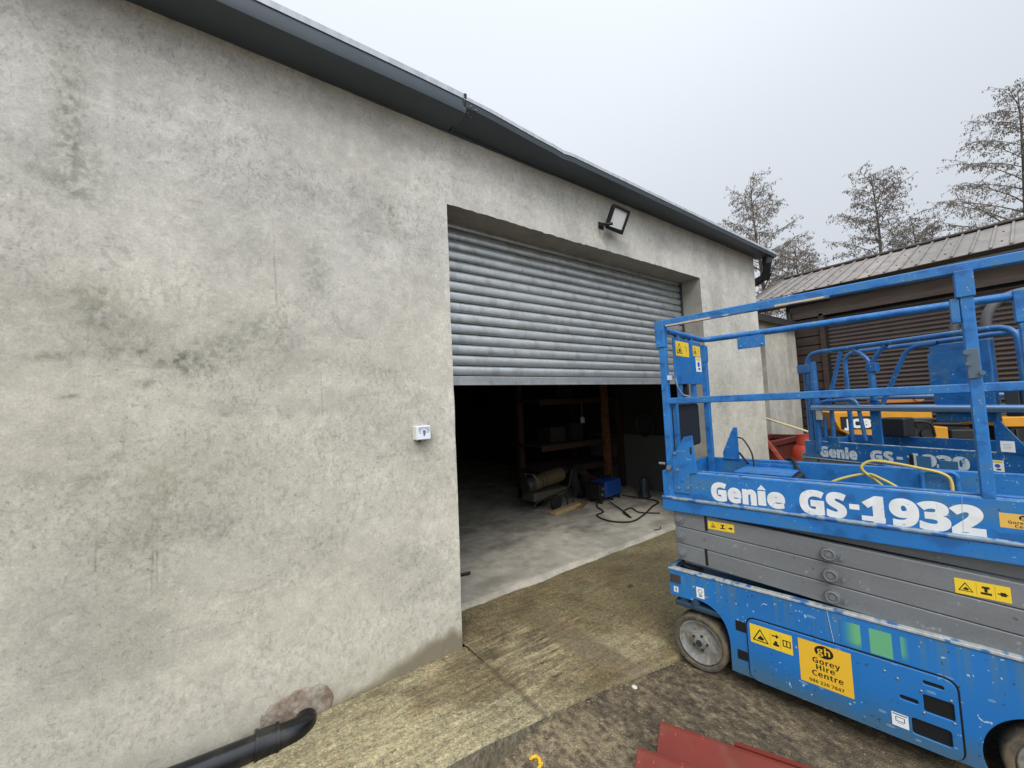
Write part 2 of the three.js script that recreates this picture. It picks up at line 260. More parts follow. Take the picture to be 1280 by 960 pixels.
const blueChassis = std({ map: (() => { const r = rng(9), pk = []; for (let i = 0; i < 30; i++) pk.push([r(), r() * 0.56, r()]); return tex(1024, 1024, (u, v) => { const b = tile((a, q) => fbm(a * 4 + 2, q * 4, 4))(u, v), ch = tile((a, q) => fbm(a * 70, q * 70, 3))(u, v), d = tile((a, q) => fbm(a * 16, q * 7 + 5, 4))(u, v), rn = tile((a, q) => fbm(a * 46, q * 2.2 + 9, 3))(u, v); const k = 1 + 0.14 * (b - 0.5); let c = [28 * k, 107 * k, 175 * k]; c = mix3(c, [96, 90, 78], 0.62 * sst(0.27, 0.07, v + 0.16 * (d - 0.5)) * (0.4 + d)); c = mix3(c, [110, 116, 120], 0.4 * sst(0.5, 0.72, rn) * sst(0.3, 0.56, v)); c = mix3(c, [200, 204, 204], 0.8 * sst(0.78, 0.82, ch) * (v > 0.44 || d > 0.6 ? 1 : 0)); c = mix3(c, [40, 34, 30], 0.6 * sst(0.19, 0.16, ch)); for (const p of pk) { const du = (u - p[0]) / (0.004 + 0.02 * p[2] * p[2]), dv = (v - p[1]) / (0.003 + 0.004 * p[2]); if (du * du + dv * dv < 1 + 2 * (ch - 0.5)) c = mix3(c, p[2] < 0.5 ? [30, 40, 60] : [150, 166, 184], 0.55); } return c; }); })(), roughnessMap: paintRough, roughness: 1 });
const blue = std({ map: paintMap(BLUE, [205, 204, 196], 5, 0.5), roughnessMap: paintRough, roughness: 1, metalness: 0 });
const blueRail = std({ map: paintMap([32, 109, 177], [206, 204, 194], 12, 1), roughnessMap: paintRough, roughness: 0.95 }); blueRail.map.repeat.set(2.2, 2.2);
const blueOld = std({ map: paintMap([30, 90, 150], [190, 196, 200], 21, 0.9), roughness: 0.24 });
const bareEdge = std({ map: tex(512, 64, (u, v) => { const n = fbm(u * 60, v * 8, 4), m = fbm(u * 14 + 8, v * 3, 3); return mix3(mix3([150, 156, 158], [206, 206, 200], n), [44, 100, 168], 0.8 * sst(0.58, 0.68, m)); }), roughness: 0.5, metalness: 0.3 });
const primerEdge = std({ map: tex(512, 64, (u, v) => { const n = fbm(u * 44, v * 6, 4), m = fbm(u * 9 + 3, v * 3, 3); return mix3(mix3([168, 152, 128], [205, 192, 170], n), [36, 98, 160], sst(0.52, 0.62, m)); }), roughness: 0.7 });
const armGrey = std({ map: tex(512, 512, (u, v) => { const n = tile((a, b) => fbm(a * 5, b * 9, 4))(u, v), f = vn(u * 200, v * 200), c = tile((a, b) => fbm(a * 34 + 7, b * 34, 3))(u, v), k = 1 + 0.18 * (n - 0.5) + 0.07 * (f - 0.5); let q = [112 * k, 115 * k, 117 * k]; q = mix3(q, [160, 162, 162], 0.5 * sst(0.79, 0.83, c)); return mix3(q, [60, 56, 50], 0.5 * sst(0.2, 0.17, c)); }), roughness: 0.48, metalness: 0.1 });
const black = plain(0x0d0e10, 0.55), rubber = plain(0x1b1a18, 0.85), boltMat = plain(0x8f9294, 0.4, 0.7);
const tyreMat = std({ map: tex(256, 256, (u, v) => { const n = fbm(u * 60, v * 60, 4), q = fbm(u * 16, v * 16, 3); return mix3(mix3([58, 53, 47], [98, 90, 78], n), [112, 98, 74], 0.7 * sst(0.5, 0.65, q)); }), roughness: 0.95 });
const rimMat = std({ map: tex(256, 256, (u, v) => { const n = fbm(u * 60, v * 60, 4), q = fbm(u * 22 + 4, v * 22, 4); return mix3(mix3([104, 104, 100], [148, 148, 143], n), [104, 92, 72], 0.7 * sst(0.5, 0.66, q)); }), roughness: 0.8 });
const whiteVinyl = std({ map: tex(512, 512, (u, v) => { const n = fbm(u * 30, v * 30, 3), k = 0.96 + 0.1 * (n - 0.5); return mix3([226 * k, 228 * k, 228 * k], [120, 140, 168], sst(0.82, 0.86, fbm(u * 90 + 9, v * 90, 3))); }), roughness: 0.5 });
const fadedVinyl = std({ map: tex(512, 512, (u, v) => { const n = fbm(u * 30 + 4, v * 30, 3), k = 0.93 + 0.16 * (n - 0.5); return mix3([196 * k, 208 * k, 212 * k], [60, 112, 160], sst(0.72, 0.8, fbm(u * 46 + 9, v * 46, 3))); }), roughness: 0.55 });
const galv = std({ map: tex(512, 512, (u, v) => { const n = tile((a, b) => fbm(a * 8, b * 30, 4))(u, v), s = tile((a, b) => fbm(a * 40, b * 40, 3))(u, v); const k = 0.94 + 0.16 * (n - 0.5) + 0.1 * (s - 0.5); return mix3([192 * k, 196 * k, 197 * k], [128, 126, 118], 0.28 * sst(0.56, 0.72, tile((a, b) => fbm(a * 12, b * 4 + 30, 4))(u, v))); }), roughness: 0.33, metalness: 0.68 });
const redOxide = std({ map: tex(512, 512, (u, v) => { const n = tile((a, b) => fbm(a * 6, b * 6, 4))(u, v), c = tile((a, b) => fbm(a * 36, b * 36, 3))(u, v), k = 1 + 0.2 * (n - 0.5); let q = mix3([108 * k, 34 * k, 20 * k], [112, 78, 58], 0.35 * sst(0.5, 0.75, tile((a, b) => fbm(a * 10 + 6, b * 14, 5))(u, v))); q = mix3(q, [176, 110, 92], 0.5 * sst(0.8, 0.83, c)); return mix3(q, [60, 26, 20], 0.4 * sst(0.22, 0.18, c)); }), roughness: 0.72 });
const eavesMat = std({ map: tex(512, 512, (u, v) => { const n = tile((a, b) => fbm(a * 5, b * 9, 4))(u, v), k = 1 + 0.22 * (n - 0.5); return [64 * k, 74 * k, 82 * k]; }), roughness: 0.5 });
const zincLip = std({ map: tex(512, 64, (u, v) => { const n = fbm(u * 26, v * 5, 4); return mix3([150, 155, 160], [196, 200, 204], n); }), roughness: 0.5, metalness: 0.2 });
const timber = (c0, c1, seed) => std({ map: tex(256, 256, (u, v) => { const n = tile((a, b) => fbm(a * 3 + seed, b * 26, 4))(u, v); return mix3(c0, c1, n); }), roughness: 0.85 });

// ───────────────────────── ground, yard, apron, floor ─────────────────────────
struct('ground', (() => { const g = new THREE.PlaneGeometry(800, 800); g.rotateX(-Math.PI / 2); g.translate(0, -0.3, 0); return g; })(), std({ map: tex(256, 256, (u, v) => mix3([70, 74, 48], [98, 94, 66], fbm(u * 12, v * 12, 4))), roughness: 1 }));
const apronEdge = (x) => x < 1.33 ? -1.645 + (x - 1.33) * 0.085 : mix(-1.645, -1.505, sst(1.0, 2.5, x) * 1.6 - 0.28) - (x > 2.3 ? (x - 2.3) * 0.02 : 0);
const yardY = (x, z) => {
  const wob = 0.012 * (fbm(x * 2.2, z * 2.2, 3) - 0.5) + 0.010 * (fbm(x * 16, z * 5, 3) - 0.5) + 0.006 * (fbm(x * 40, z * 40, 2) - 0.5);
  const dip = -0.1 * sst(1.36, 0.85, x) * sst(-1.1, -1.5, z);
  return (Math.hypot(x - 2, z + 1) < 8 ? wob : 0) + dip - 0.11 * sst(apronEdge(x) + 0.005, apronEdge(x) - 0.1, z) * (x < 6.5 ? 1 : 0);
};
{
  const line = (a, b, c, d, n0, fine, n1) => { const o = []; for (let i = 0; i < n0; i++) o.push(mix(a, b, i / n0)); for (let t = b; t < c; t += fine) o.push(t); for (let i = 0; i <= n1; i++) o.push(mix(c, d, i / n1)); return o; };
  const xs = line(-30, -0.4, 4.4, 45, 40, 0.018, 60), zs = line(-3.3, -1.9, 1.2, 40, 10, 0.018, 40), pos = [], idx = [];
  for (const z of zs) for (const x of xs) pos.push(x, yardY(x, z), z);
  const w = xs.length; for (let j = 0; j < zs.length - 1; j++) for (let i = 0; i < w - 1; i++) { const a = j * w + i; idx.push(a, a + w, a + 1, a + 1, a + w, a + w + 1); }
  const g = new THREE.BufferGeometry(); g.setAttribute('position', new THREE.Float32BufferAttribute(pos, 3)); g.setIndex(idx); g.computeVertexNormals();
  const uv = new Float32Array(pos.length / 3 * 2); for (let i = 0; i < pos.length / 3; i++) { uv[2 * i] = pos[3 * i] / 3.1 + 0.1; uv[2 * i + 1] = pos[3 * i + 2] / 3.1; } g.setAttribute('uv', new THREE.BufferAttribute(uv, 2));
  struct('yard', g, yardMat, true);
}
function slab(name, x0, x1, topY, nx, nz, backZ) {      // apron panel: top follows topY, front face drops to -0.14
  const pos = [], idx = [], tv = [], cols = nz + 1 + 3;
  for (let i = 0; i <= nx; i++) {
    const x = mix(x0(-2), x1(-2), i / nx), e0 = apronEdge(x) + 0.018 * (fbm(x * 11, 4, 3) - 0.5);
    for (let j = 0; j < cols; j++) {
      const k = Math.min(j, nz), z = mix(backZ, e0 - 0.015, k / nz), xx = mix(x0(z), x1(z), i / nx);
      let y = topY(xx, z) + 0.008 * (fbm(xx * 3, z * 3, 3) - 0.5) + 0.004 * (fbm(xx * 30, z * 30, 2) - 0.5) + 0.003 * (fbm(xx * 3, z * 40, 2) - 0.5), zz = z;
      if (j === nz + 1) { zz = e0; y -= 0.014; } if (j === nz + 2) { zz = e0 + 0.012; y = Math.min(y - 0.03, -0.05); } if (j === nz + 3) { zz = e0 + 0.03; y = -0.16; }
      pos.push(xx, y, zz); tv.push(j <= nz ? zz : zz + 0.02 * (j - nz) + (j === nz + 3 ? 0.08 : 0));
    }
  }
  for (let i = 0; i < nx; i++) for (let j = 0; j < cols - 1; j++) { const a = i * cols + j; idx.push(a, a + 1, a + cols, a + cols, a + 1, a + cols + 1); }
  const g = new THREE.BufferGeometry(); g.setAttribute('position', new THREE.Float32BufferAttribute(pos, 3)); g.setIndex(idx); g.computeVertexNormals();
  apronUV(g); for (let i = 0; i < tv.length; i++) g.attributes.uv.setY(i, (tv[i] + 3.1) / 2); return struct(name, g, apronMat, true);
}
const jointX = (z) => 1.285 + 0.06 * (z + 2.24);
slab('apron', () => -1.9, (z) => jointX(z), (x, z) => 0.012 + 0.018 * sst(1.3, 0.9, x) * sst(-2.4, -1.7, z), 240, 70, -2.44);
slab('apron', (z) => jointX(z), () => 6.1, (x, z) => mix(0.016, 0.02, sst(-1.6, -2.2, z)) - 0.008 * Math.exp(-Math.pow((x - jointX(z)) / 0.05, 2)) * sst(-2.35, -2.1, z), 300, 100, -2.9);
struct('floor', [bx(-5, -0.2, -11, 5.95, 0.05, -2.875, 0.012)], floorMat);
// worn, crumbled front edge of the floor slab
{ const pos = [], idx = []; const n = 160; for (let i = 0; i <= n; i++) { const x = mix(1.2, 4.75, i / n), w = 0.022 + 0.03 * fbm(x * 7, 1, 3); [[0.052, -2.89], [0.05 - 0.008, -2.872 + w * 0.3], [0.028, -2.868 + w * 0.6], [0.004, -2.868 + w]].forEach(([y, z]) => pos.push(x, y + 0.006 * (fbm(x * 22, y * 90, 2) - 0.5), z)); }
  for (let i = 0; i < n; i++) for (let j = 0; j < 3; j++) { const a = i * 4 + j; idx.push(a, a + 1, a + 4, a + 4, a + 1, a + 5); }
  const g = new THREE.BufferGeometry(); g.setAttribute('position', new THREE.Float32BufferAttribute(pos, 3)); g.setIndex(idx); g.computeVertexNormals(); struct('floor_edge', g, floorMat); }

// ───────────────────────── workshop ─────────────────────────
const shop = thing('workshop_building', 'grey cement rendered workshop with half open roller shutter and dark eaves', 'building');
const WZ = -2.435, JL = 1.255, JR = 4.635, HT = 3.062;
{
  // front face: one sheet with the doorway left out, slightly uneven like trowelled render
  const dz = (x, y) => 0.014 * (fbm(x * 1.6, y * 1.6 + 8, 3) - 0.5) + 0.006 * (fbm(x * 9, y * 9, 3) - 0.5);
  const ragged = (x) => HT + 0.012 * (fbm(x * 3, 9, 4) - 0.5) + (x > 1.3 && x < 4 ? 0.014 * (fbm(x * 22, 3, 3) - 0.5) : 0);
  const xs = [], n = (a, b, s) => { const o = []; const k = Math.ceil((b - a) / s); for (let i = 0; i <= k; i++) o.push(mix(a, b, i / k)); return o; };
  const geos = [];
  const sheet = (xa, ya, f, x0, w0) => {
    const pos = [], idx = []; for (const y of ya) for (const x of xa) pos.push(...f(x, y));
    for (let j = 0; j < ya.length - 1; j++) for (let i = 0; i < xa.length - 1; i++) { const a = j * xa.length + i, w = xa.length; idx.push(a, a + 1, a + w, a + 1, a + w + 1, a + w); }
    const g = new THREE.BufferGeometry(); g.setAttribute('position', new THREE.Float32BufferAttribute(pos, 3)); g.setIndex(idx); g.computeVertexNormals(); return wallUV(g, x0, w0);
  };
  const leftSheet = (sheet(n(-2, JL, 0.03), n(-0.12, 3.62, 0.03), (x, y) => [x + (x > JL - 0.02 ? 0.006 * (fbm(y * 3, 5, 3) - 0.5) : 0), y, WZ + dz(x, y)], -2, 3.3));
  mk('wall', leftSheet, concreteWallLeft, shop, true);
  geos.push(sheet(n(JR, 6.165, 0.03), n(-0.12, 3.62, 0.03), (x, y) => [x + (x < JR + 0.02 ? 0.008 * (fbm(y * 3, 15, 3) - 0.5) : 0), y, WZ + dz(x, y)]));
  geos.push(sheet(n(JL, JR, 0.02), n(0, 1, 0.05), (x, t) => { const y = mix(ragged(x), 3.62, t); return [x, y, WZ + dz(x, y)]; }));
  mk('wall', geos, concreteWall, shop, true);
  // reveals of the doorway and the body of the wall behind the sheet
  const rv = [];
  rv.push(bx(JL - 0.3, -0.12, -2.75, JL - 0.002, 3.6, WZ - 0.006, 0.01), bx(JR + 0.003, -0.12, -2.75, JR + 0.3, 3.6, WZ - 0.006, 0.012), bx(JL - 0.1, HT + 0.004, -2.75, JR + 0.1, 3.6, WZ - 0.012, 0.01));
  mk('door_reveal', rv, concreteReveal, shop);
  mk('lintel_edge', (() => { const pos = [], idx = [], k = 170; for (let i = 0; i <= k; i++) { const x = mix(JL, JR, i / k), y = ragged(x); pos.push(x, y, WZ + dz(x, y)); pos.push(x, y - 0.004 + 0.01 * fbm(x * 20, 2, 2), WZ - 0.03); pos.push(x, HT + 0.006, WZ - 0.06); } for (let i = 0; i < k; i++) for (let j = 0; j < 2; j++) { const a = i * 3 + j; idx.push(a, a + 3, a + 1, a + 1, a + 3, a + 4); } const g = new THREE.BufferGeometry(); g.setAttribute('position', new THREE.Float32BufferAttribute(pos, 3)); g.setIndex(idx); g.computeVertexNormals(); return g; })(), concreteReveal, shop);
  mk('wall_core', bx(-5, -0.12, -2.74, JL - 0.31, 3.6, WZ - 0.016, 0), concreteSide, shop); mk('wall_core', bx(JR + 0.31, -0.12, -2.74, 6.14, 3.6, WZ - 0.016, 0), concreteSide, shop);
  mk('side_wall', [bx(6.0, -0.12, -11.2, 6.163, 3.6, -2.745, 0.006), bx(6.142, -0.12, -2.745, 6.163, 3.6, -2.452, 0)], concreteSide, shop);
  mk('side_wall', bx(-5.2, -0.12, -11.2, -5, 3.6, WZ - 0.016, 0), concreteSide, shop);
  mk('back_wall', bx(-5, -0.12, -11.2, 6, 3.6, -11.02, 0), concreteSide, shop);
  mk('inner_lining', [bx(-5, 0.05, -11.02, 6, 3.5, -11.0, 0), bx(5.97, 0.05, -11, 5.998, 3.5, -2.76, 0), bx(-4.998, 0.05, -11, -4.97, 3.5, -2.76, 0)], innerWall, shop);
  // roof: steel sheet with pitch, over a dark ceiling
  const rs = [];
  for (let i = 0; i < 34; i++) { const x = -5.1 + i * 0.335; rs.push(bar([x, 3.68, -2.55], [x, 4.98, -6.8], 0.035, 0.05, 0.006), bar([x, 4.98, -6.8], [x, 3.68, -11.3], 0.035, 0.06, 0.006)); }
  rs.push(bar([0.5, 3.655, -2.5], [0.5, 4.95, -6.8], 11.5, 0.03, 0.004), bar([0.5, 4.95, -6.8], [0.5, 3.655, -11.35], 11.5, 0.03, 0.004));
  mk('roof', rs, plain(0x6d7378, 0.5, 0.3), shop);
  mk('gable', [extr(shapeOf([[2.6, 3.6], [6.8, 4.92], [11.1, 3.6]]), 0.15, 0, 0), ].map((g) => { g.rotateY(Math.PI / 2); g.translate(6.0, 0, 0); return g; }), concreteSide, shop);
  mk('gable', [extr(shapeOf([[2.6, 3.6], [6.8, 4.92], [11.1, 3.6]]), 0.15, 0, 0), ].map((g) => { g.rotateY(Math.PI / 2); g.translate(-5.2, 0, 0); return g; }), concreteSide, shop);
}
{ // eaves: left length squarer, right length a sagging sloped gutter, lapped at a torn joint with rivets
  const loft = (name, mat, x0, x1, n, prof) => {
    const pos = [], idx = []; const m = prof(x0).length;
    for (let i = 0; i <= n; i++) { const x = mix(x0, x1, i / n); for (const p of prof(x)) pos.push(x, p[1], p[0]); }
    for (let i = 0; i < n; i++) for (let j = 0; j < m - 1; j++) { const a = i * m + j; idx.push(a, a + m, a + 1, a + 1, a + m, a + m + 1); }
    let g = new THREE.BufferGeometry(); g.setAttribute('position', new THREE.Float32BufferAttribute(pos, 3)); g.setIndex(idx); g = toCreasedNormals(g, 0.5); return mk(name, g, mat, shop);
  };
  const wob = (x) => 0.006 * Math.sin(x * 1.7) + 0.006 * (fbm(x * 2, 6, 2) - 0.5);
  const LP = (x) => [[WZ - 0.04, 3.604], [-2.225, 3.600 + wob(x)], [-2.212, 3.606 + wob(x)], [-2.205, 3.63 + wob(x)], [-2.204, 3.693 + wob(x)], [-2.21, 3.698 + wob(x)]];
  const topR = (x) => mix(3.695, 3.648, sst(1.3, 2.15, x)) - 0.012 * (x > 2.15 ? (x - 2.15) : 0) - 0.012 * Math.exp(-Math.pow((x - 2.2) / 0.06, 2));
  const RP = (x) => { const t = topR(x); return [[WZ - 0.04, 3.612], [-2.36, mix(3.612, t - 0.06, 0.35)], [-2.26, mix(3.612, t - 0.06, 0.85)], [-2.205, t - 0.045], [-2.196, t - 0.012], [-2.2, t]]; };
  loft('gutter', eavesMat, -4.9, 1.31, 120, LP); loft('gutter', eavesMat, 1.285, 6.33, 120, RP);
  loft('gutter_lip', zincLip, -4.9, 1.30, 60, (x) => [[-2.198, 3.692 + wob(x)], [-2.196, 3.728 + wob(x)], [-2.21, 3.738 + wob(x)], [-2.26, 3.74]]);
  loft('gutter_lip', zincLip, 1.29, 6.335, 100, (x) => { const t = topR(x); return [[-2.192, t - 0.006], [-2.192, t + 0.022 + 0.006 * (fbm(x * 9, 2, 2) - 0.5)], [-2.205, t + 0.03], [-2.26, t + 0.05]]; });
  mk('gutter_joint', [bar([1.288, 3.615, -2.3], [1.305, 3.65, -2.21], 0.012, 0.03, 0.003), bar([1.3, 3.65, -2.208], [1.3, 3.73, -2.19], 0.012, 0.018, 0.003), bar([1.288, 3.604, -2.42], [1.29, 3.62, -2.3], 0.01, 0.018, 0.003)], black, shop);
  for (const [x, y, z] of [[1.345, 3.665, -2.2], [1.385, 3.655, -2.2], [1.34, 3.64, -2.235], [1.37, 3.635, -2.25]]) mk('rivet', new THREE.SphereGeometry(0.006, 8, 6).translate(x, y, z), boltMat, shop);
  mk('gutter_end', extr(shapeOf([[2.47, 3.612], [2.26, 3.55], [2.196, 3.56], [2.196, 3.6], [2.26, 3.66], [2.47, 3.7]]), 0.012, 0, 0).rotateY(Math.PI / 2).translate(6.325, 0, 0), eavesMat, shop);
  mk('fascia', bx(-5, 3.6, -2.44, 6.16, 3.74, -2.42, 0.003), eavesMat, shop);
}
{ // galvanised roller shutter, half up
  const sh = sub('roller_shutter', shop); const zs = -2.7, y0 = 1.785, pitch = 0.0835, n = 16;
  const slatShape = new THREE.Shape(); slatShape.moveTo(-0.034, 0.001); slatShape.lineTo(0.005, 0);
  [[0.0095, 0.04], [0.0125, 0.14], [0.0145, 0.3], [0.015, 0.46], [0.0135, 0.62], [0.0095, 0.77], [0.003, 0.88], [-0.007, 0.955], [-0.022, 1.01]].forEach(([a, b]) => slatShape.lineTo(a, b * pitch)); slatShape.lineTo(-0.034, pitch * 1.02); slatShape.lineTo(-0.034, 0);
  let g = new THREE.ExtrudeGeometry(slatShape, { depth: JR - JL + 0.06, bevelEnabled: false }); g.rotateY(Math.PI / 2); g = toCreasedNormals(prep(g), 0.7);
  // after the turn the profile's x points to -z: flip so that the bulge faces the yard
  const flip = g.clone(); flip.scale(1, 1, -1); const ia = flip.attributes.position, na = flip.attributes.normal, ua = flip.attributes.uv;
  for (let i = 0; i < ia.count; i += 3) for (const at of [ia, na, ua]) for (let c = 0; c < at.itemSize; c++) { const k = at.array, a = (i + 1) * at.itemSize + c, b = (i + 2) * at.itemSize + c, t = k[a]; k[a] = k[b]; k[b] = t; }
  const slatGeos = []; for (let q = 0; q < 7; q++) { const c = flip.clone(), u = c.attributes.uv; for (let k = 0; k < u.count; k++) u.setXY(k, u.getX(k) + q * 0.37, u.getY(k) + q * 0.29); slatGeos.push(c); }
  for (let i = 0; i < n; i++) { const m = new THREE.Mesh(slatGeos[(i * 3) % 7], galv); m.name = 'slat'; m.castShadow = m.receiveShadow = true; m.position.set(JL - 0.03, y0 + 0.075 + i * pitch, zs + (i % 3) * 0.0012); m.rotation.x = 0.01 * Math.sin(i * 3.1); sh.add(m); }
  mk('bottom_rail', [bx(JL - 0.02, y0, zs - 0.02, JR + 0.02, y0 + 0.07, zs + 0.012, 0.006), bx(JL - 0.02, y0 - 0.002, zs - 0.03, JR + 0.02, y0 + 0.006, zs + 0.03, 0.002)], galv, sh);
  mk('guide_rail', [bx(JR - 0.03, 0.0, -2.745, JR + 0.002, HT, -2.672, 0.003)], plain(0x3a3f44, 0.5, 0.5), sh);
  mk('guide_rail', [bx(JL - 0.001, 0.0, -2.745, JL + 0.028, HT, -2.672, 0.003)], plain(0x3a3f44, 0.5, 0.5), sh);
  mk('shutter_housing', [bx(JL - 0.1, HT + 0.0, -3.15, JR + 0.1, 3.5, -2.76, 0.02)], plain(0x33373a, 0.5, 0.4), sh);
}
{ // downpipe elbow round the corner
  const t = thing('downpipe', 'black plastic downpipe elbow under the gutter end at the workshop corner', 'pipe', [6.25, 3.1, -2.3]);
  mk('pipe', [bent([[-0.05, 0.46, 0.02], [-0.04, 0.38, 0.02], [0.06, 0.22, -0.04], [0.0, 0.1, -0.3], [0.0, -3.1, -0.34]], 0.055, 0.06, 14)], plain(0x17191b, 0.45), t);
  mk('collar', cyl([-0.045, 0.43, 0.02], [-0.04, 0.36, 0.02], 0.066), plain(0x141618, 0.5), t); mk('collar', cyl([0.035, 0.27, -0.02], [0.065, 0.19, -0.07], 0.068), plain(0x141618, 0.5), t); mk('collar', cyl([0.0, 0.05, -0.31], [0.0, -0.05, -0.33], 0.066), plain(0x141618, 0.5), t);
}
{ // LED floodlight
  const t = thing('floodlight', 'black framed LED floodlight tilted down above the roller shutter', 'floodlight', [2.96, 3.33, WZ]);
  const head = sub('lamp_head', t); head.position.set(0.02, -0.01, 0.13); head.rotation.set(R(28), R(-4), R(-3)); head.scale.set(0.84, 1.0, 0.8);
  const fr = rrect(-0.135, -0.11, 0.135, 0.11, 0.012); fr.holes.push(rrect(-0.105, -0.085, 0.105, 0.085, 0.004, new THREE.Path()));
  mk('frame', [extr(fr, 0.03, -0.01, 0.004), bx(-0.13, -0.105, -0.03, 0.13, 0.105, -0.006, 0.008)], black, head);
  for (let i = 0; i < 9; i++) mk('cooling_fin', bx(-0.11 + i * 0.0275 - 0.003, -0.09, -0.055, -0.11 + i * 0.0275 + 0.003, 0.09, -0.03, 0.001), black, head);
  const led = canvasTex(256, 200, (g, w, h) => { g.fillStyle = '#f0f1f0'; g.fillRect(0, 0, w, h); for (let i = 0; i < 12; i++) for (let j = 0; j < 9; j++) { g.fillStyle = (i + j) % 2 ? '#e6e8e9' : '#f6f6f4'; g.fillRect(10 + i * 20, 10 + j * 20.4, 14, 14); } });
  decal('lamp_panel', head, -0.105, -0.085, 0.105, 0.085, 0.002, led, 0.25);
  mk('bracket', [bent([[-0.07, -0.075, 0.14], [-0.115, -0.075, 0.1], [-0.12, -0.05, 0.03], [-0.08, -0.04, -0.005]], 0.014, 0.03, 8), bar([-0.09, -0.09, 0.1], [0.12, -0.09, 0.1], 0.02, 0.008)], black, t);
  mk('mounting_plate', bx(-0.11, -0.07, -0.005, -0.04, -0.01, 0.012, 0.003), black, t);
}
{ // key switch
  const t = thing('key_switch', 'small white key switch box on the wall left of the doorway', 'switch', [1.0, 1.46, WZ]);
  mk('box', bx(-0.05, -0.045, -0.01, 0.05, 0.045, 0.062, 0.007), plain(0xd4d6d2, 0.45), t);
  decal('face_plate', t, -0.043, -0.04, 0.045, 0.04, 0.0632, canvasTex(176, 160, (g, w, h) => { g.fillStyle = '#dfe5ee'; g.fillRect(0, 0, w, h); g.fillStyle = '#a9aebd'; g.fillRect(18, 8, 150, 60); g.fillStyle = '#dfe5ee'; g.beginPath(); g.arc(92, 78, 46, 0, 7); g.fill(); g.fillStyle = '#5d6884'; g.beginPath(); g.arc(92, 64, 20, 0, 7); g.fill(); g.fillRect(82, 60, 20, 62); g.fillRect(30, 76, 20, 10); g.fillRect(134, 72, 22, 10); }), 0.4);
  mk('key_barrel', cyl([0.004, 0.006, 0.06], [0.004, 0.006, 0.07], 0.009), boltMat, t);
  mk('cable_gland', cyl([-0.015, -0.043, 0.025], [-0.015, -0.062, 0.025], 0.012), plain(0x4a4440, 0.6), t);
}
{ // drain pipe
  const t = thing('drain_pipe', 'black plastic drain pipe with bend entering the wall at the mortar patch', 'pipe', [0.3, -0.03, WZ]);
  const pm = std({ map: tex(128, 128, (u, v) => mix3([15, 17, 20], [44, 42, 38], sst(0.5, 0.8, fbm(u * 9, v * 9, 4)))), roughness: 0.24 });
  { // lumpy mortar packed round the pipe, on the wall
    const pos = [0.28, 0.06, WZ + 0.022], idx = [], rings = 14, k = 44;
    for (let r = 1; r <= rings; r++) for (let a = 0; a < k; a++) { const an = a / k * Math.PI * 2, ca = Math.cos(an), sa = Math.sin(an), n = 1 + 0.34 * (fbm(ca * 2 + 5, sa * 2 + 3, 3) - 0.5), R0 = Math.pow(Math.pow(Math.abs(ca) / 0.17, 3) + Math.pow(Math.abs(sa) / 0.12, 3), -1 / 3) * n, q = r / rings, x = 0.28 + ca * R0 * q, y = 0.05 + sa * R0 * q; pos.push(x, y, WZ + (q > 0.97 ? -0.012 : 0.002 + 0.016 * (1 - q * q) + 0.009 * (fbm(x * 30, y * 30, 3) - 0.5))); }
    for (let a = 0; a < k; a++) { idx.push(0, 1 + a, 1 + (a + 1) % k); for (let r = 0; r < rings - 1; r++) { const p = 1 + r * k + a, q = 1 + r * k + (a + 1) % k; idx.push(p, p + k, q, q, p + k, q + k); } }
    const g = new THREE.BufferGeometry(); g.setAttribute('position', new THREE.Float32BufferAttribute(pos, 3)); g.setIndex(idx); g.computeVertexNormals();
    mk('mortar_patch', g, std({ map: tex(512, 512, (u, v) => { const n = fbm(u * 14, v * 14, 4), f = fbm(u * 70, v * 70, 3), k = 0.9 + 0.4 * (f - 0.5); return mix3([140 * k, 124 * k, 108 * k], [164 * k, 154 * k, 140 * k], sst(0.35, 0.68, n)); }), roughness: 0.95, bumpMap: grainBump, bumpScale: 0.004 }), shop);
  }
  mk('bend', [tube([[0.012, 0.04, -0.1], [0.012, 0.044, 0.0], [-0.004, 0.048, 0.055], [-0.06, 0.056, 0.085], [-0.15, 0.068, 0.09]], 0.057, 40, 20)], pm, t);
  mk('pipe', [cyl([-0.13, 0.066, 0.09], [-2.2, 0.21, 0.13], 0.053, 0.055, 28)], pm, t);
  mk('collar', [cyl([-0.12, 0.065, 0.09], [-0.21, 0.0739, 0.09], 0.063, 0.063, 28), cyl([-0.115, 0.0645, 0.09], [-0.128, 0.0658, 0.09], 0.068, 0.068, 28), cyl([-0.2, 0.0729, 0.09], [-0.214, 0.0743, 0.09], 0.068, 0.068, 28)], pm, t);
}

// ───────────────────────── low annexe in the corner and the brown shed ─────────────────────────
{
  const b = thing('annexe_building', 'low grey rendered annexe with a doorway between workshop and brown shed', 'building', [0, 0, 0]);
  mk('wall', [bx(8.06, -0.2, -3.45, 9.55, 3.0, -3.1, 0.01), bx(6.17, -0.2, -3.45, 6.9, 3.0, -3.1, 0.01), bx(6.9, 2.6, -3.45, 8.06, 3.0, -3.1, 0)], concreteSide, b);
  mk('door', [bx(6.9, 0, -3.49, 8.06, 2.6, -3.451, 0.004)], plain(0x4c4a46, 0.7), b);
  mk('wall', [bx(6.17, -0.2, -6.5, 9.55, 3.0, -6.3, 0)], concreteSide, b);
  mk('roof', [bar([7.85, 3.02, -2.98], [7.85, 3.6, -6.6], 3.4, 0.05, 0.004), bx(6.17, 2.93, -3.02, 9.5, 3.06, -2.98, 0.004)], plain(0x2a2725, 0.7), b);
}
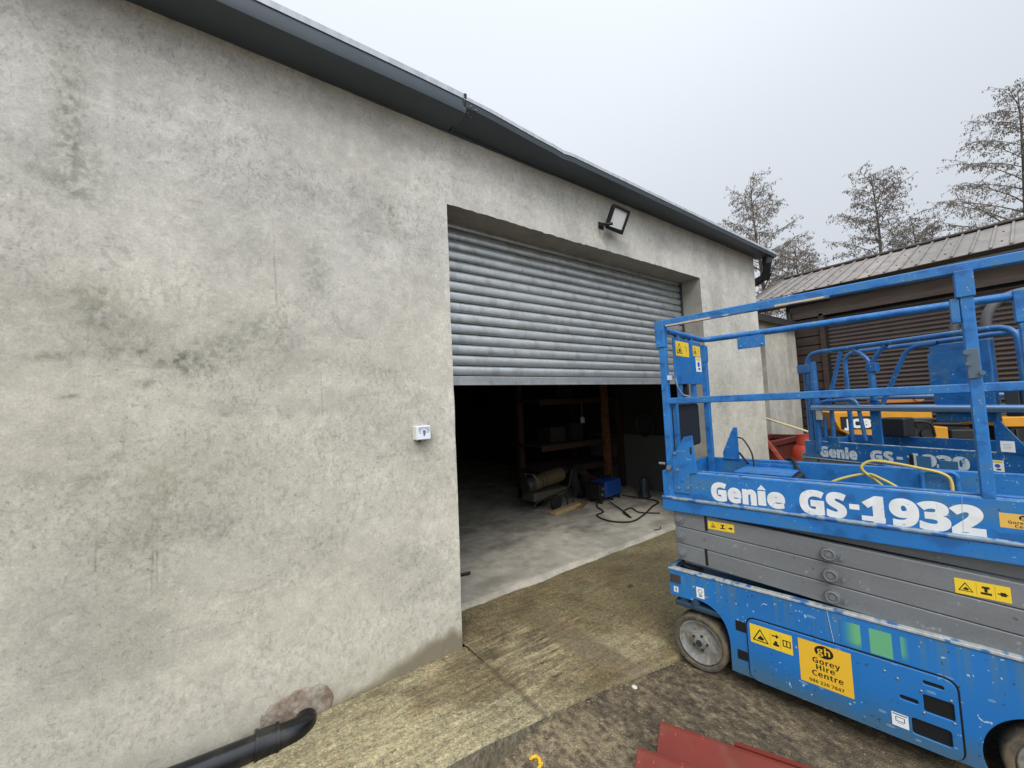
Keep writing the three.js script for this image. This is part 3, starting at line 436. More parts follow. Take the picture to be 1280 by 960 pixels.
{
  const X = 9.45, b = thing('brown_shed', 'long brown shed with ribbed steel roof and brown roller shutter', 'shed', [0, 0, 0]);
  const boardM = timber([44, 34, 29], [70, 56, 48], 3), slatM = std({ map: tex(256, 256, (u, v) => { const n = tile((a, q) => fbm(a * 5, q * 22, 4))(u, v); return mix3([56, 47, 44], [78, 67, 63], n); }), roughness: 0.5 });
  const wx = 9.7;
  for (let i = 0; i < 17; i++) mk('board', bx(wx, i * 0.185, -3.14, wx + 0.03, i * 0.185 + 0.16, -2.72, 0.004), boardM, b);
  mk('backing', [bx(wx + 0.031, 0, -3.2, wx + 0.08, 3.3, -2.6, 0), bx(wx + 0.12, 0, -2.7, wx + 0.2, 3.3, 6, 0)], black, b);
  mk('post', [bx(wx - 0.03, 0, -2.72, wx + 0.06, 3.2, -2.64, 0.006)], boardM, b); mk('post', [bx(wx - 0.02, 0, -3.2, wx + 0.04, 3.2, -3.145, 0.006)], boardM, b);
  mk('post', [bx(wx - 0.03, 0, 2.4, wx + 0.06, 3.2, 2.5, 0.006)], boardM, b);
  mk('drain_pipe', [cyl([wx - 0.08, 0, -3.2], [wx - 0.08, 3.3, -3.2], 0.04)], plain(0x221d1b, 0.5), b);
  const sh = sub('roller_shutter', b);
  const s = new THREE.Shape(); s.moveTo(0, 0); for (let i = 0; i <= 8; i++) s.lineTo(0.02 * Math.sin(Math.PI * i / 8), 0.01 + i * 0.0078); s.lineTo(-0.004, 0.076); s.lineTo(-0.008, 0.078); s.lineTo(-0.006, 0);
  let g = new THREE.ExtrudeGeometry(s, { depth: 5.1, bevelEnabled: false }); g.rotateY(Math.PI); g = toCreasedNormals(prep(g), 0.7);
  for (let i = 0; i < 40; i++) { const m = new THREE.Mesh(g, slatM); m.name = 'slat'; m.castShadow = m.receiveShadow = true; m.position.set(wx + 0.08, i * 0.078, 2.45); sh.add(m); }
  mk('header', [bx(wx - 0.03, 3.15, -3.2, wx + 0.02, 3.42, 6, 0.004)], timber([70, 60, 54], [98, 86, 78], 8), b);
  mk('soffit', [bx(X + 0.05, 3.47, -3.85, wx + 0.1, 3.49, 6, 0)], plain(0x5b524c, 0.8), b);
  mk('gutter', [cyl([X + 0.02, 3.55, -3.85], [X + 0.02, 3.55, 6], 0.055, 0.055, 12), bx(X + 0.05, 3.5, -3.85, X + 0.09, 3.62, 6, 0.004)], plain(0x1c1817, 0.45), b);
  // ribbed roof sheets, each a piece, on a slope up to the ridge
  const sheetM = [0, 1, 2].map((i) => std({ map: tex(256, 512, (u, v) => { const n = tile((a, q) => fbm(a * 4 + i * 7, q * 3, 5))(u, v), f = vn(u * 120, v * 120); const k = 0.92 + 0.05 * i + 0.3 * (n - 0.5) + 0.08 * (f - 0.5); let c = [130 * k, 123 * k, 117 * k]; return mix3(c, [92, 82, 74], 0.6 * sst(0.6, 0.75, tile((a, q) => fbm(a * 9 + 3, q * 9 + i, 4))(u, v))); }), roughness: 0.55 }));
  const ex = X - 0.04, ey = 3.66, rx = X + 2, ry = 4.5, W = 0.8;
  for (let i = 0; i < 13; i++) {
    const z = -3.86 + i * W, gs = [bar([ex, ey, z + W / 2], [rx, ry, z + W / 2], W - 0.012, 0.012, 0.002)];
    const m = new THREE.Matrix4();
    for (let k = 0; k < 4; k++) gs.push(bar([ex - 0.004, ey + 0.018, z + 0.02 + k * W / 4], [rx, ry + 0.018, z + 0.02 + k * W / 4], 0.034, 0.034, 0.01));
    const sm = mk('roof_sheet', gs, sheetM[i % 3], b);
    const bolts = []; for (let k = 0; k < 4; k++) for (const t of [0.2, 0.62]) if ((i + k) % 2) bolts.push(new THREE.SphereGeometry(0.014, 6, 4).translate(mix(ex, rx, t), mix(ey, ry, t) + 0.012, z + 0.12 + k * W / 4));
    mk('bolt', bolts, plain(0x4b423c, 0.6), sm);
  }
  mk('ridge_cap', [bar([rx, ry + 0.03, -3.9], [rx, ry + 0.03, 6.8], 0.16, 0.05, 0.02)], plain(0x4a413c, 0.6), b);
  mk('roof_sheet', bar([rx + 2.1, ey, 1.4], [rx, ry - 0.01, 1.4], 10.6, 0.012, 0.002), sheetM[0], b);
  mk('verge', [bar([ex - 0.01, ey + 0.0, -3.87], [rx, ry + 0.01, -3.87], 0.06, 0.09, 0.004)], plain(0x3a322e, 0.6), b);
  mk('gable', [extr(shapeOf([[-wx, 0], [-wx, 3.5], [-rx, 4.4], [-(rx + 1.8), 3.5], [-(rx + 1.8), 0]]), 0.08, 0, 0).rotateY(Math.PI).translate(0, 0, -3.2)], boardM, b);
}

// ───────────────────────── trees ─────────────────────────
{
  const barkM = std({ map: tex(128, 256, (u, v) => mix3([58, 52, 46], [96, 90, 82], fbm(u * 8, v * 20, 4))), roughness: 0.95 }), twigM = plain(0x7c736b, 0.95), leafM = [std({ color: 0x7d746b, roughness: 0.9, side: THREE.DoubleSide }), std({ color: 0x726a62, roughness: 0.9, side: THREE.DoubleSide })];
  const tubeN = (pts, r0, r1, k) => { // tapered tube through points
    const pos = [], idx = [], n = pts.length, up = V(0.3, 0.9, 0.2).normalize(), T = V(), A = V(), B = V();
    for (let i = 0; i < n; i++) { T.copy(pts[Math.min(n - 1, i + 1)]).sub(pts[Math.max(0, i - 1)]).normalize(); A.copy(T).cross(Math.abs(T.dot(up)) > 0.97 ? V(1, 0, 0) : up).normalize(); B.copy(T).cross(A); const r = mix(r0, r1, i / (n - 1)); for (let j = 0; j < k; j++) { const a = j / k * Math.PI * 2; pos.push(pts[i].x + r * (Math.cos(a) * A.x + Math.sin(a) * B.x), pts[i].y + r * (Math.cos(a) * A.y + Math.sin(a) * B.y), pts[i].z + r * (Math.cos(a) * A.z + Math.sin(a) * B.z)); } }
    for (let i = 0; i < n - 1; i++) for (let j = 0; j < k; j++) { const a = i * k + j, b = i * k + (j + 1) % k; idx.push(a, b, a + k, b, b + k, a + k); }
    const g = new THREE.BufferGeometry(); g.setAttribute('position', new THREE.Float32BufferAttribute(pos, 3)); g.setIndex(idx); g.computeVertexNormals(); return g;
  };
  const tree = (seed, x, z, H, spread, label, lean, dens) => {
    const r = rng(seed), t = thing('alder_tree', label, 'tree', [x, -0.3, z], 0, 'bare trees behind the sheds'), rr = (a, b) => a + (b - a) * r();
    const tp = []; for (let i = 0; i <= 14; i++) { const s = i / 14; tp.push(V(lean * s * s * H + 0.12 * Math.sin(s * 7 + seed), s * H, 0.12 * Math.cos(s * 6 + seed))); }
    const trunkAt = (s) => { const f = s * 14, i = Math.min(13, Math.floor(f)); return tp[i].clone().lerp(tp[i + 1], f - i); };
    const R0 = H * 0.013; mk('trunk', tubeN(tp, R0, 0.015, 8), barkM, t);
    const limbs = [], twigs = [], lp = [];
    const leaf = (p, n, sp) => { for (let i = 0; i < n; i++) { const q = V(p.x + rr(-sp, sp), p.y + rr(-sp, sp * 0.5), p.z + rr(-sp, sp)), L = rr(0.06, 0.16), w = rr(0.014, 0.034), a = r() * Math.PI, dx = Math.cos(a) * w, dz = Math.sin(a) * w, sx = rr(-0.06, 0.06), sz = rr(-0.06, 0.06); lp.push(q.x, q.y, q.z, q.x - dx, q.y - L * 0.5, q.z - dz, q.x + dx, q.y - L * 0.55, q.z + dz, q.x + dx, q.y - L * 0.55, q.z + dz, q.x - dx, q.y - L * 0.5, q.z - dz, q.x + sx, q.y - L, q.z + sz); } };
    const nl = Math.round(38 * dens); let az = r() * 6;
    for (let i = 0; i < nl; i++) {
      const s = mix(0.2, 0.97, Math.pow(i / nl, 0.85)), b = trunkAt(s); az += 2.4 + rr(-0.4, 0.4);
      const len = spread * (1.1 - s) * rr(0.72, 1.12) * (s < 0.32 ? 0.85 : 1) + 0.35, el = mix(0.35, 1.0, s) + rr(-0.15, 0.15), pts = [b];
      for (let k = 1; k <= 6; k++) { const e = el - 0.06 * k, l = len / 6; const p = pts[k - 1]; az += rr(-0.12, 0.12); pts.push(V(p.x + Math.cos(az) * Math.cos(e) * l, p.y + Math.sin(e) * l, p.z + Math.sin(az) * Math.cos(e) * l)); }
      limbs.push(tubeN(pts, Math.max(0.02, R0 * (1 - s) * 0.42), 0.008, 5));
      const nb = Math.round(4 + len * 2.6);
      for (let k = 0; k < nb; k++) {
        const f = mix(0.18, 1, k / nb) * 6, ii = Math.min(5, Math.floor(f)), p0 = pts[ii].clone().lerp(pts[ii + 1], f - ii), a2 = az + rr(0.4, 1.3) * (k % 2 ? 1 : -1), e2 = rr(0.1, 0.75), l2 = rr(0.35, 1.0) * (0.5 + len * 0.18), q = [p0];
        for (let m = 1; m <= 4; m++) { const e = e2 - 0.16 * m; q.push(q[m - 1].clone().add(V(Math.cos(a2 + rr(-0.15, 0.15)) * Math.cos(e), Math.sin(e), Math.sin(a2) * Math.cos(e)).multiplyScalar(l2 / 4))); }
        twigs.push(tubeN(q, 0.018, 0.008, 3));
        for (let m = 1; m <= 4; m++) { const tw = rr(0.15, 0.4), a3 = a2 + rr(-1.4, 1.4), d = V(Math.cos(a3) * tw, rr(-0.12, 0.25), Math.sin(a3) * tw), e = q[m].clone().add(d); twigs.push(tubeN([q[m], q[m].clone().addScaledVector(d, 0.5).add(V(0, 0.02, 0)), e], 0.010, 0.005, 3)); leaf(e, 3, 0.06); leaf(q[m], 2, 0.06); if (r() < 0.3) leaf(e, 4, 0.1); }
      }
    }
    mk('limbs', limbs, barkM, t); const tg = mk('twigs', twigs, twigM, t); tg.userData.kind = 'stuff';
    const g = new THREE.BufferGeometry(); g.setAttribute('position', new THREE.Float32BufferAttribute(lp, 3)); g.computeVertexNormals(); const lf = mk('foliage', g, leafM[seed % 2], t); lf.userData.kind = 'stuff';
    return t;
  };
  tree(4, 26.2, -10.0, 15.0, 5.2, 'thin tree with sparse top rising behind the workshop gutter end', 0.0, 1.1);
  tree(14, 28.2, -8.9, 11.0, 4.0, 'short bushy tree right of the workshop corner', 0.0, 1.0);
  tree(27, 29.5, -5.3, 14.2, 5.0, 'middle tree with straight trunk standing behind the brown shed roof', -0.004, 1.15);
  tree(38, 32.7, -0.2, 16.9, 7.0, 'tallest tree at the right edge of the picture', 0.004, 1.35);
  tree(47, 33.0, -4.2, 11.5, 4.6, 'low spreading tree between the middle tree and the tallest tree', 0.0, 1.0);
}

// ───────────────────────── scissor lifts ─────────────────────────
const haz = (w, h, kind) => canvasTex(w, h, (g) => {
  g.fillStyle = '#e3c02c'; g.fillRect(0, 0, w, h); g.strokeStyle = '#1d1a12'; g.fillStyle = '#1d1a12'; g.lineJoin = 'round';
  const tri = (cx, cy, s) => { g.lineWidth = s * 0.13; g.beginPath(); g.moveTo(cx, cy - s * 0.8); g.lineTo(cx + s * 0.85, cy + s * 0.65); g.lineTo(cx - s * 0.85, cy + s * 0.65); g.closePath(); g.stroke(); g.beginPath(); g.moveTo(cx - s * 0.4, cy + s * 0.45); g.lineTo(cx, cy - s * 0.1); g.lineTo(cx + s * 0.42, cy + s * 0.2); g.lineTo(cx + s * 0.3, cy + s * 0.48); g.fill(); };
  const line = (x) => { g.lineWidth = Math.max(1, w / 160); g.globalAlpha = 0.6; g.beginPath(); g.moveTo(x, h * 0.12); g.lineTo(x, h * 0.9); g.stroke(); g.globalAlpha = 1; };
  if (kind === 0) { tri(w * 0.25, h * 0.55, h * 0.42); line(w * 0.49); g.fillRect(w * 0.53, h * 0.26, w * 0.12, h * 0.07); g.beginPath(); g.moveTo(w * 0.7, h * 0.29); g.lineTo(w * 0.63, h * 0.16); g.lineTo(w * 0.63, h * 0.42); g.fill(); g.fillRect(w * 0.55, h * 0.68, w * 0.14, h * 0.12); g.beginPath(); g.arc(w * 0.62, h * 0.62, h * 0.08, 0, 7); g.fill(); line(w * 0.73); g.lineWidth = h * 0.05; g.strokeRect(w * 0.79, h * 0.36, w * 0.08, h * 0.3); g.strokeRect(w * 0.87, h * 0.36, w * 0.08, h * 0.3); }
  if (kind === 1) { tri(w * 0.2, h * 0.52, h * 0.36); line(w * 0.4); g.fillRect(w * 0.5, h * 0.24, w * 0.14, h * 0.14); g.fillRect(w * 0.54, h * 0.36, w * 0.06, h * 0.24); g.fillRect(w * 0.47, h * 0.62, w * 0.2, h * 0.14); line(w * 0.73); g.fillRect(w * 0.77, h * 0.5, w * 0.18, h * 0.08); g.fillRect(w * 0.82, h * 0.42, w * 0.1, h * 0.24); }
  if (kind === 2) { tri(w * 0.28, h * 0.5, h * 0.44); g.lineWidth = h * 0.05; g.beginPath(); g.arc(w * 0.68, h * 0.55, h * 0.25, -1.6, 0.4); g.stroke(); }
});
const whiteLabel = (w, h, s) => canvasTex(w, h, (g) => { g.fillStyle = '#dfe2e4'; g.fillRect(0, 0, w, h); g.fillStyle = '#2b3340'; g.strokeStyle = '#2b3340'; if (s === 0) { g.beginPath(); g.arc(w * 0.5, h * 0.36, w * 0.24, 0, 7); g.lineWidth = w * 0.07; g.stroke(); g.fillRect(w * 0.25, h * 0.64, w * 0.5, h * 0.07); g.fillRect(w * 0.3, h * 0.76, w * 0.4, h * 0.09); } if (s === 1) { g.fillRect(w * 0.06, h * 0.08, w * 0.88, h * 0.07); g.lineWidth = w * 0.05; g.strokeRect(w * 0.24, h * 0.3, w * 0.52, h * 0.3); g.globalAlpha = 0.5; g.fillRect(w * 0.3, h * 0.7, w * 0.4, h * 0.05); } if (s === 2) { g.fillStyle = '#3c55a8'; g.beginPath(); g.arc(w * 0.5, h * 0.5, w * 0.22, 0, 7); g.fill(); g.fillStyle = '#d9c43a'; g.fillRect(w * 0.1, h * 0.05, w * 0.8, h * 0.2); g.fillStyle = '#2b3340'; g.fillRect(w * 0.4, h * 0.74, w * 0.34, h * 0.14); } if (s === 3) { g.globalAlpha = 0.35; for (let i = 0; i < 4; i++) g.fillRect(w * 0.2, h * (0.3 + i * 0.13), w * (0.6 - 0.1 * (i % 2)), h * 0.04); } });
const hire = canvasTex(400, 420, (g, w, h) => {
  g.fillStyle = '#e0b12e'; g.fillRect(0, 0, w, h); g.fillStyle = '#1c160c'; g.textAlign = 'center';
  g.beginPath(); g.ellipse(w * 0.5, 72, 72, 60, 0, 0, 7); g.fill(); g.fillStyle = '#e0b12e'; g.font = 'bold 92px sans-serif'; g.fillText('gh', w * 0.5, 98);
  g.fillStyle = '#1c160c'; g.font = 'bold 74px sans-serif'; g.fillText('Gorey', w * 0.52, 196); g.fillText('Hire', w * 0.5, 260); g.fillText('Centre', w * 0.53, 326); g.font = 'bold 44px sans-serif'; g.fillText('086 226 7647', w * 0.5, 396);
  g.globalAlpha = 0.35; g.strokeStyle = '#6d5413'; g.lineWidth = 2; g.beginPath(); g.moveTo(0, 318); g.lineTo(110, 300); g.lineTo(250, 330); g.lineTo(w, 352); g.stroke();
});
const hire2 = canvasTex(256, 112, (g, w, h) => { g.fillStyle = '#d6ab52'; g.fillRect(0, 0, w, h); g.fillStyle = '#2a2012'; g.textAlign = 'center'; g.beginPath(); g.ellipse(w * 0.5, 28, 30, 22, 0, 0, 7); g.fill(); g.font = 'bold 34px sans-serif'; g.fillText('Gorey Hire', w * 0.5, 78); g.fillText('Centre', w * 0.5, 106); g.fillStyle = '#d6ab52'; g.font = 'bold 34px sans-serif'; g.fillText('gh', w * 0.5, 38); });

function letters(text, x0, x1, y0, capH, z, fat) {
  const s = text.replace('î', 'i'); const g = new TextGeometry(s, { font, size: 1, depth: 0.02, curveSegments: 5, bevelEnabled: true, bevelSize: fat, bevelThickness: 0.004, bevelSegments: 2 });
  g.computeBoundingBox(); const b = g.boundingBox; g.translate(-b.min.x, 0, 0);
  const G = new TextGeometry('G', { font, size: 1, depth: 0.02, bevelEnabled: true, bevelSize: fat, bevelThickness: 0.004 }); G.computeBoundingBox(); const ch = G.boundingBox.max.y + fat;
  g.scale((x1 - x0) / (b.max.x - b.min.x), capH / ch, 0.03); g.translate(x0, y0, z); return g;
}
function wheel(parent, u, z0, z1) {
  const w = sub('wheel', parent), zc = (z0 + z1) / 2, hw = Math.abs(z1 - z0) / 2, sgn = z1 > z0 ? 1 : -1;
  const lat = (pts) => { const g = new THREE.LatheGeometry(pts.map((p) => new THREE.Vector2(p[0], p[1])), 40); g.rotateX(Math.PI / 2); if (sgn < 0) g.rotateY(Math.PI); g.translate(u, 0.158, zc); return g; };
  mk('tyre', lat([[0.12, -hw + 0.01], [0.148, -hw], [0.156, -hw + 0.012], [0.158, 0], [0.156, hw - 0.012], [0.148, hw], [0.128, hw - 0.004], [0.122, hw - 0.014]]), tyreMat, w);
  mk('rim', lat([[0.001, hw - 0.006], [0.03, hw - 0.006], [0.034, hw - 0.018], [0.055, hw - 0.02], [0.06, hw - 0.03], [0.095, hw - 0.03], [0.112, hw - 0.012], [0.124, hw - 0.008], [0.124, -hw + 0.02], [0.001, -hw + 0.02]]), rimMat, w);
  const nut = []; for (let i = 0; i < 5; i++) { const a = i / 5 * 6.283; nut.push(cyl([u + 0.042 * Math.cos(a), 0.158 + 0.042 * Math.sin(a), zc + sgn * (hw - 0.022)], [u + 0.042 * Math.cos(a), 0.158 + 0.042 * Math.sin(a), zc + sgn * (hw - 0.008)], 0.007, 0.007, 6)); }
  nut.push(cyl([u, 0.158, zc], [u, 0.158, zc + sgn * (hw + 0.004)], 0.019, 0.017, 12)); mk('hub', nut, plain(0x3a3a38, 0.6, 0.4), w);
}
// the base both machines share: chassis, wheels, stacked arms. x = along, y = up, near side is z = 0, far side z = -0.75
function liftBase(t, paint, front) {
  const s = new THREE.Shape(); s.moveTo(-0.17, 0.40); s.lineTo(-0.17, 0.556); s.lineTo(1.6, 0.556); s.lineTo(1.6, 0.085); s.lineTo(1.458, 0.085); s.absarc(1.262, 0.158, 0.205, -0.35, Math.PI + 0.35, false); s.lineTo(1.06, 0.085); s.lineTo(0.155, 0.085); s.lineTo(0.155, 0.22); s.bezierCurveTo(0.15, 0.36, 0.08, 0.415, -0.03, 0.415); s.lineTo(-0.035, 0.40);
  mk('chassis', [extr(s, 0.028, -0.028, 0.003, 24), extr(s, 0.028, -0.75, 0.003, 24), bx(0.17, 0.1, -0.71, 1.04, 0.5, -0.035, 0.01), bx(-0.168, 0.402, -0.72, -0.14, 0.55, -0.03, 0.004), bx(-0.14, 0.46, -0.72, 1.6, 0.475, -0.03, 0.003), bx(1.575, 0.09, -0.72, 1.598, 0.55, -0.03, 0.004)], paint, t);
  mk('worn_edge', [bx(-0.172, 0.5555, -0.03, 1.6, 0.569, 0.006, 0.003), bx(-0.174, 0.556, -0.74, -0.15, 0.567, -0.032, 0.003)], bareEdge, t);
  mk('worn_edge', [bx(-0.172, 0.5555, -0.754, 1.6, 0.569, -0.72, 0.003)], bareEdge, t);
  const fm = plain(0x223c50, 0.6); mk('steering_fork', [bx(-0.15, 0.34, -0.6, 0.12, 0.375, -0.008, 0.012), cyl([-0.1, 0.36, -0.045], [-0.1, 0.43, -0.045], 0.035), cyl([-0.03, 0.36, -0.03], [-0.03, 0.43, -0.03], 0.028), bx(-0.02, 0.12, -0.61, 0.02, 0.35, -0.13, 0.01)], fm, t);
  mk('axle_frame', bx(1.22, 0.12, -0.62, 1.3, 0.4, -0.13, 0.01), fm, t);
  wheel(t, -0.02, -0.115, -0.008); wheel(t, 1.262, -0.115, -0.008); wheel(t, -0.02, -0.635, -0.742); wheel(t, 1.262, -0.635, -0.742);
  const ang = -0.0597, arm = (y, u0, u1, z0, z1) => { const g = bx(u0, y - 0.049, z0, u1, y + 0.049, z1, 0.006); return rotG(g, 'Z', ang, [-0.09, y, 0]); };
  for (let k = 0; k < 3; k++) mk('scissor_arm', arm(0.868 - 0.1 * k, -0.125, 1.5, -0.055, -0.022), armGrey, t);
  mk('scissor_arm', arm(0.968, 0.15, 1.5, -0.1, -0.062), armGrey, t);
  for (let k = 0; k < 3; k++) mk('scissor_arm', rotG(bx(-0.1, 0.565 + 0.1 * k, -0.115, 1.5, 0.66 + 0.1 * k, -0.07, 0.006), 'Z', -0.03, [0.6, 0.6, 0]), armGrey, t);
  for (let k = 0; k < 3; k++) mk('scissor_arm', arm(0.868 - 0.1 * k, -0.125, 1.5, -0.73, -0.697), armGrey, t);
  for (const [k, u] of [[0, 0.055], [2, 0.045]]) mk('wear_pad', rotG(bx(u, 0.82 - 0.1 * k, -0.06, u + 0.016, 0.916 - 0.1 * k, -0.0205, 0.002), 'Z', 0.02, [u, 0.87 - 0.1 * k, 0]), black, t);
  for (let k = 0; k < 3; k++) {
    const y = 0.864 - 0.1 * k, a = [cyl([-0.088, y, -0.03], [-0.088, y, -0.012], 0.026, 0.024, 20), cyl([-0.088, y, -0.012], [-0.088, y, -0.002], 0.013, 0.011, 10)];
    mk('pivot_pin', a, armGrey, t);
    const yc = 0.822 - 0.1 * k, c = [cyl([0.627, yc, -0.03], [0.627, yc, 0.0], 0.032, 0.03, 22), new THREE.TorusGeometry(0.024, 0.005, 6, 22).translate(0.627, yc, 0.001), cyl([0.627, yc, 0], [0.627, yc, 0.008], 0.012, 0.011, 12), cyl([0.675, yc - 0.012, -0.03], [0.675, yc - 0.012, -0.006], 0.008, 0.008, 8)];
    mk('pivot_pin', c, armGrey, t); mk('pivot_pin', cyl([0.627, yc, -0.72], [0.627, yc, -0.04], 0.022, 0.022, 14), armGrey, t);
  }
  mk('lift_cylinder', [cyl([0.2, 0.6, -0.375], [1.3, 0.75, -0.375], 0.045)], plain(0x2a2c2e, 0.4, 0.5), t);
  mk('hydraulic_hose', [tube([[-0.1, 0.62, -0.2], [-0.11, 0.6, -0.1], [-0.08, 0.57, -0.06], [0, 0.56, -0.1]], 0.012, 20, 8)], rubber, t);
}
{ // near lift
  const t = thing('scissor_lift', 'blue scissor lift with square guard rails and GS-1932 lettering, nearest machine in front', 'scissor lift', [2.234, 0, -1.32], R(-81.048));
  liftBase(t, blueChassis);
  // battery door with rounded corners, vents cut through to a dark backing
  mk('door_gap', extr(rrect(0.243, 0.088, 1.012, 0.412, 0.05), 0.001, 0.0015, 0), black, t);
  const ds = rrect(0.249, 0.09, 1.005, 0.406, 0.046);
  for (const h of [[0.904, 0.246, 0.991, 0.316, 0.008], [0.862, 0.136, 0.977, 0.202, 0.012], [0.832, 0.263, 0.888, 0.281, 0.008], [0.908, 0.358, 0.968, 0.374, 0.007]]) ds.holes.push(rrect(...h, new THREE.Path()));
  const door = mk('battery_door', extr(ds, 0.009, 0.003, 0.002), blueChassis, t);
  for (const [u, y] of [[0.9, 0.325], [0.985, 0.325], [0.902, 0.238], [0.988, 0.238], [0.83, 0.345], [0.79, 0.36]]) mk('bolt', new THREE.SphereGeometry(0.006, 8, 6).scale(1, 1, 0.5).translate(u, y, 0.012), boltMat, door);
  for (const [y0, y1] of [[0.315, 0.37], [0.165, 0.215]]) mk('pocket', [bx(0.19, y0, -0.002, 0.241, y1, 0.0012, 0.001)], black, t);
  decal('sticker', t, 0.264, 0.288, 0.452, 0.384, 0.0128, haz(380, 190, 0)); decal('sticker', t, 0.477, 0.186, 0.678, 0.388, 0.0128, hire);
  decal('sticker', t, 0.8, 0.142, 0.852, 0.198, 0.0128, whiteLabel(120, 128, 1)); decal('sticker', t, -0.01, 0.43, 0.034, 0.492, 0.0015, whiteLabel(90, 128, 0)); decal('sticker', t, -0.145, 0.425, -0.118, 0.458, 0.0015, whiteLabel(90, 96, 2));
  // sprayed green marks: a clean square left by a mask between two drifts
  const sprayM = std({ map: tex(256, 128, (u, v) => mix3(BLUE, [104, 172, 116], Math.max(0.95 * sst(0.0, 0.26, u) * sst(0.32, 0.31, u) * sst(0.05, 0.5, v + 0.3 * fbm(u * 9, v * 9, 3)), 0.9 * sst(0.44, 0.445, u) * sst(0.76, 0.755, u) * sst(0.01, 0.03, v), 0.8 * sst(0.87, 0.875, u) * sst(1.0, 0.88, u) * sst(0.0, 0.4, v)))), roughness: 0.6 });
  { const g = new THREE.PlaneGeometry(0.235, 0.112); g.translate(0.645 + 0.1175, 0.47, 0.0014); mk('paint_marks', g, sprayM, t, true); }
  mk('scratch', [bar([0.602, 0.553, 0.0008], [0.618, 0.415, 0.0008], 0.004, 0.001, 0)], plain(0xd4d8da, 0.6), t);
  mk('bracket', [bx(-0.165, 0.48, 0.0, -0.1, 0.53, 0.006, 0.003)], plain(0x3a3330, 0.8), t);
  // platform
  const toe = (z0, z1) => bx(-0.175, 1.0, z0, 1.6, 1.157, z1, 0.006);
  mk('toe_board', toe(-0.036, -0.004), blue, t); mk('toe_board', toe(-0.746, -0.714), blue, t);
  mk('toe_board', [bx(-0.178, 0.99, -0.714, -0.15, 1.157, -0.036, 0.005)], blue, t);
  mk('deck_beam', [bx(-0.182, 0.913, -0.03, 1.6, 0.982, 0.001, 0.005), bx(-0.182, 0.913, -0.03, -0.15, 0.985, -0.72, 0.005)], blue, t); mk('deck_beam', bx(-0.182, 0.913, -0.751, 1.6, 0.985, -0.72, 0.005), blue, t);
  mk('deck_floor', [bx(-0.15, 0.965, -0.72, 1.6, 0.985, -0.03, 0.003)], plain(0x3c4a58, 0.7), t);
  mk('worn_edge', [cyl([-0.18, 0.993, -0.002], [1.6, 0.993, -0.002], 0.011, 0.011, 10), bx(-0.0, 1.1555, -0.028, 1.6, 1.1595, -0.012, 0.0015)], std({ map: bareEdge.map, color: 0xb8cfe8, roughness: 0.5, metalness: 0.2 }), t);
  mk('toe_rail', [bx(0.0, 1.155, -0.062, 1.6, 1.166, -0.038, 0.004)], blueRail, t);
  mk('lettering', [letters('Gen', 0.112, 0.341, 1.016, 0.106, -0.0042, 0.06), extr(rrect(0.348, 1.016, 0.384, 1.092, 0.004), 0.0012, -0.0042, 0), letters('e', 0.39, 0.469, 1.016, 0.106, -0.0042, 0.06), extr(shapeOf([[0.346, 1.098], [0.388, 1.098], [0.367, 1.124]]), 0.0012, -0.0042, 0)], whiteVinyl, t);
  mk('lettering', [letters('GS', 0.53, 0.712, 1.008, 0.122, -0.0042, 0.055), extr(rrect(0.721, 1.052, 0.757, 1.076, 0.002), 0.0012, -0.0042, 0), letters('1932', 0.766, 1.13, 1.008, 0.122, -0.0042, 0.055), extr(rrect(0.762, 1.0078, 0.842, 1.03, 0.002), 0.0011, -0.0042, 0)], whiteVinyl, t);
  mk('scratch', [bar([1.075, 1.156, -0.0036], [1.07, 1.02, -0.0036], 0.003, 0.001, 0)], plain(0x9fb4cc, 0.6), t);
  decal('sticker', t, 1.166, 1.05, 1.29, 1.106, -0.0032, hire2);
  decal('sticker', t, 0.075, 0.838, 0.214, 0.884, -0.0205, haz(300, 100, 1)); { const g = decal('sticker', t, 1.03, 0.757, 1.175, 0.818, -0.0205, haz(300, 126, 1)); g.rotation.z = -0.0; }
  // guard rails
  const RZ = -0.02, FZ = -0.72, tb = 0.042;
  mk('post', [bx(-0.142, 0.92, RZ - 0.02, -0.1, 2.06, RZ + 0.018, 0.005)], blueRail, t);
  mk('post_sleeve', [bx(-0.158, 1.93, RZ - 0.026, -0.098, 2.1, RZ + 0.026, 0.005)], blueRail, t);
  mk('post', [bx(1.128, 1.15, RZ - 0.03, 1.166, 2.07, RZ + 0.016, 0.005), bx(1.13, 1.0, RZ - 0.06, 1.16, 1.56, RZ - 0.031, 0.005)], blueRail, t);
  mk('post_sleeve', [bx(1.118, 1.96, RZ - 0.026, 1.172, 2.07, RZ + 0.024, 0.004), bx(1.1, 1.86, RZ - 0.02, 1.127, 1.96, RZ + 0.012, 0.003)], blueRail, t);
  mk('latch_bracket', [bx(1.128, 1.63, RZ + 0.017, 1.162, 1.75, RZ + 0.021, 0.002), cyl([1.13, 1.735, RZ + 0.02], [1.13, 1.735, RZ + 0.04], 0.01), cyl([1.132, 1.69, RZ + 0.02], [1.132, 1.69, RZ + 0.036], 0.009), cyl([1.165, 1.65, RZ + 0.02], [1.165, 1.65, RZ + 0.032], 0.009)], plain(0x5b6a78, 0.5, 0.4), t);
  mk('post', [bx(-0.14, 0.95, FZ - 0.02, -0.1, 2.0, FZ + 0.02, 0.005)], blueRail, t); mk('post_sleeve', bx(-0.144, 1.87, FZ - 0.024, -0.096, 1.99, FZ + 0.024, 0.004), blueRail, t);
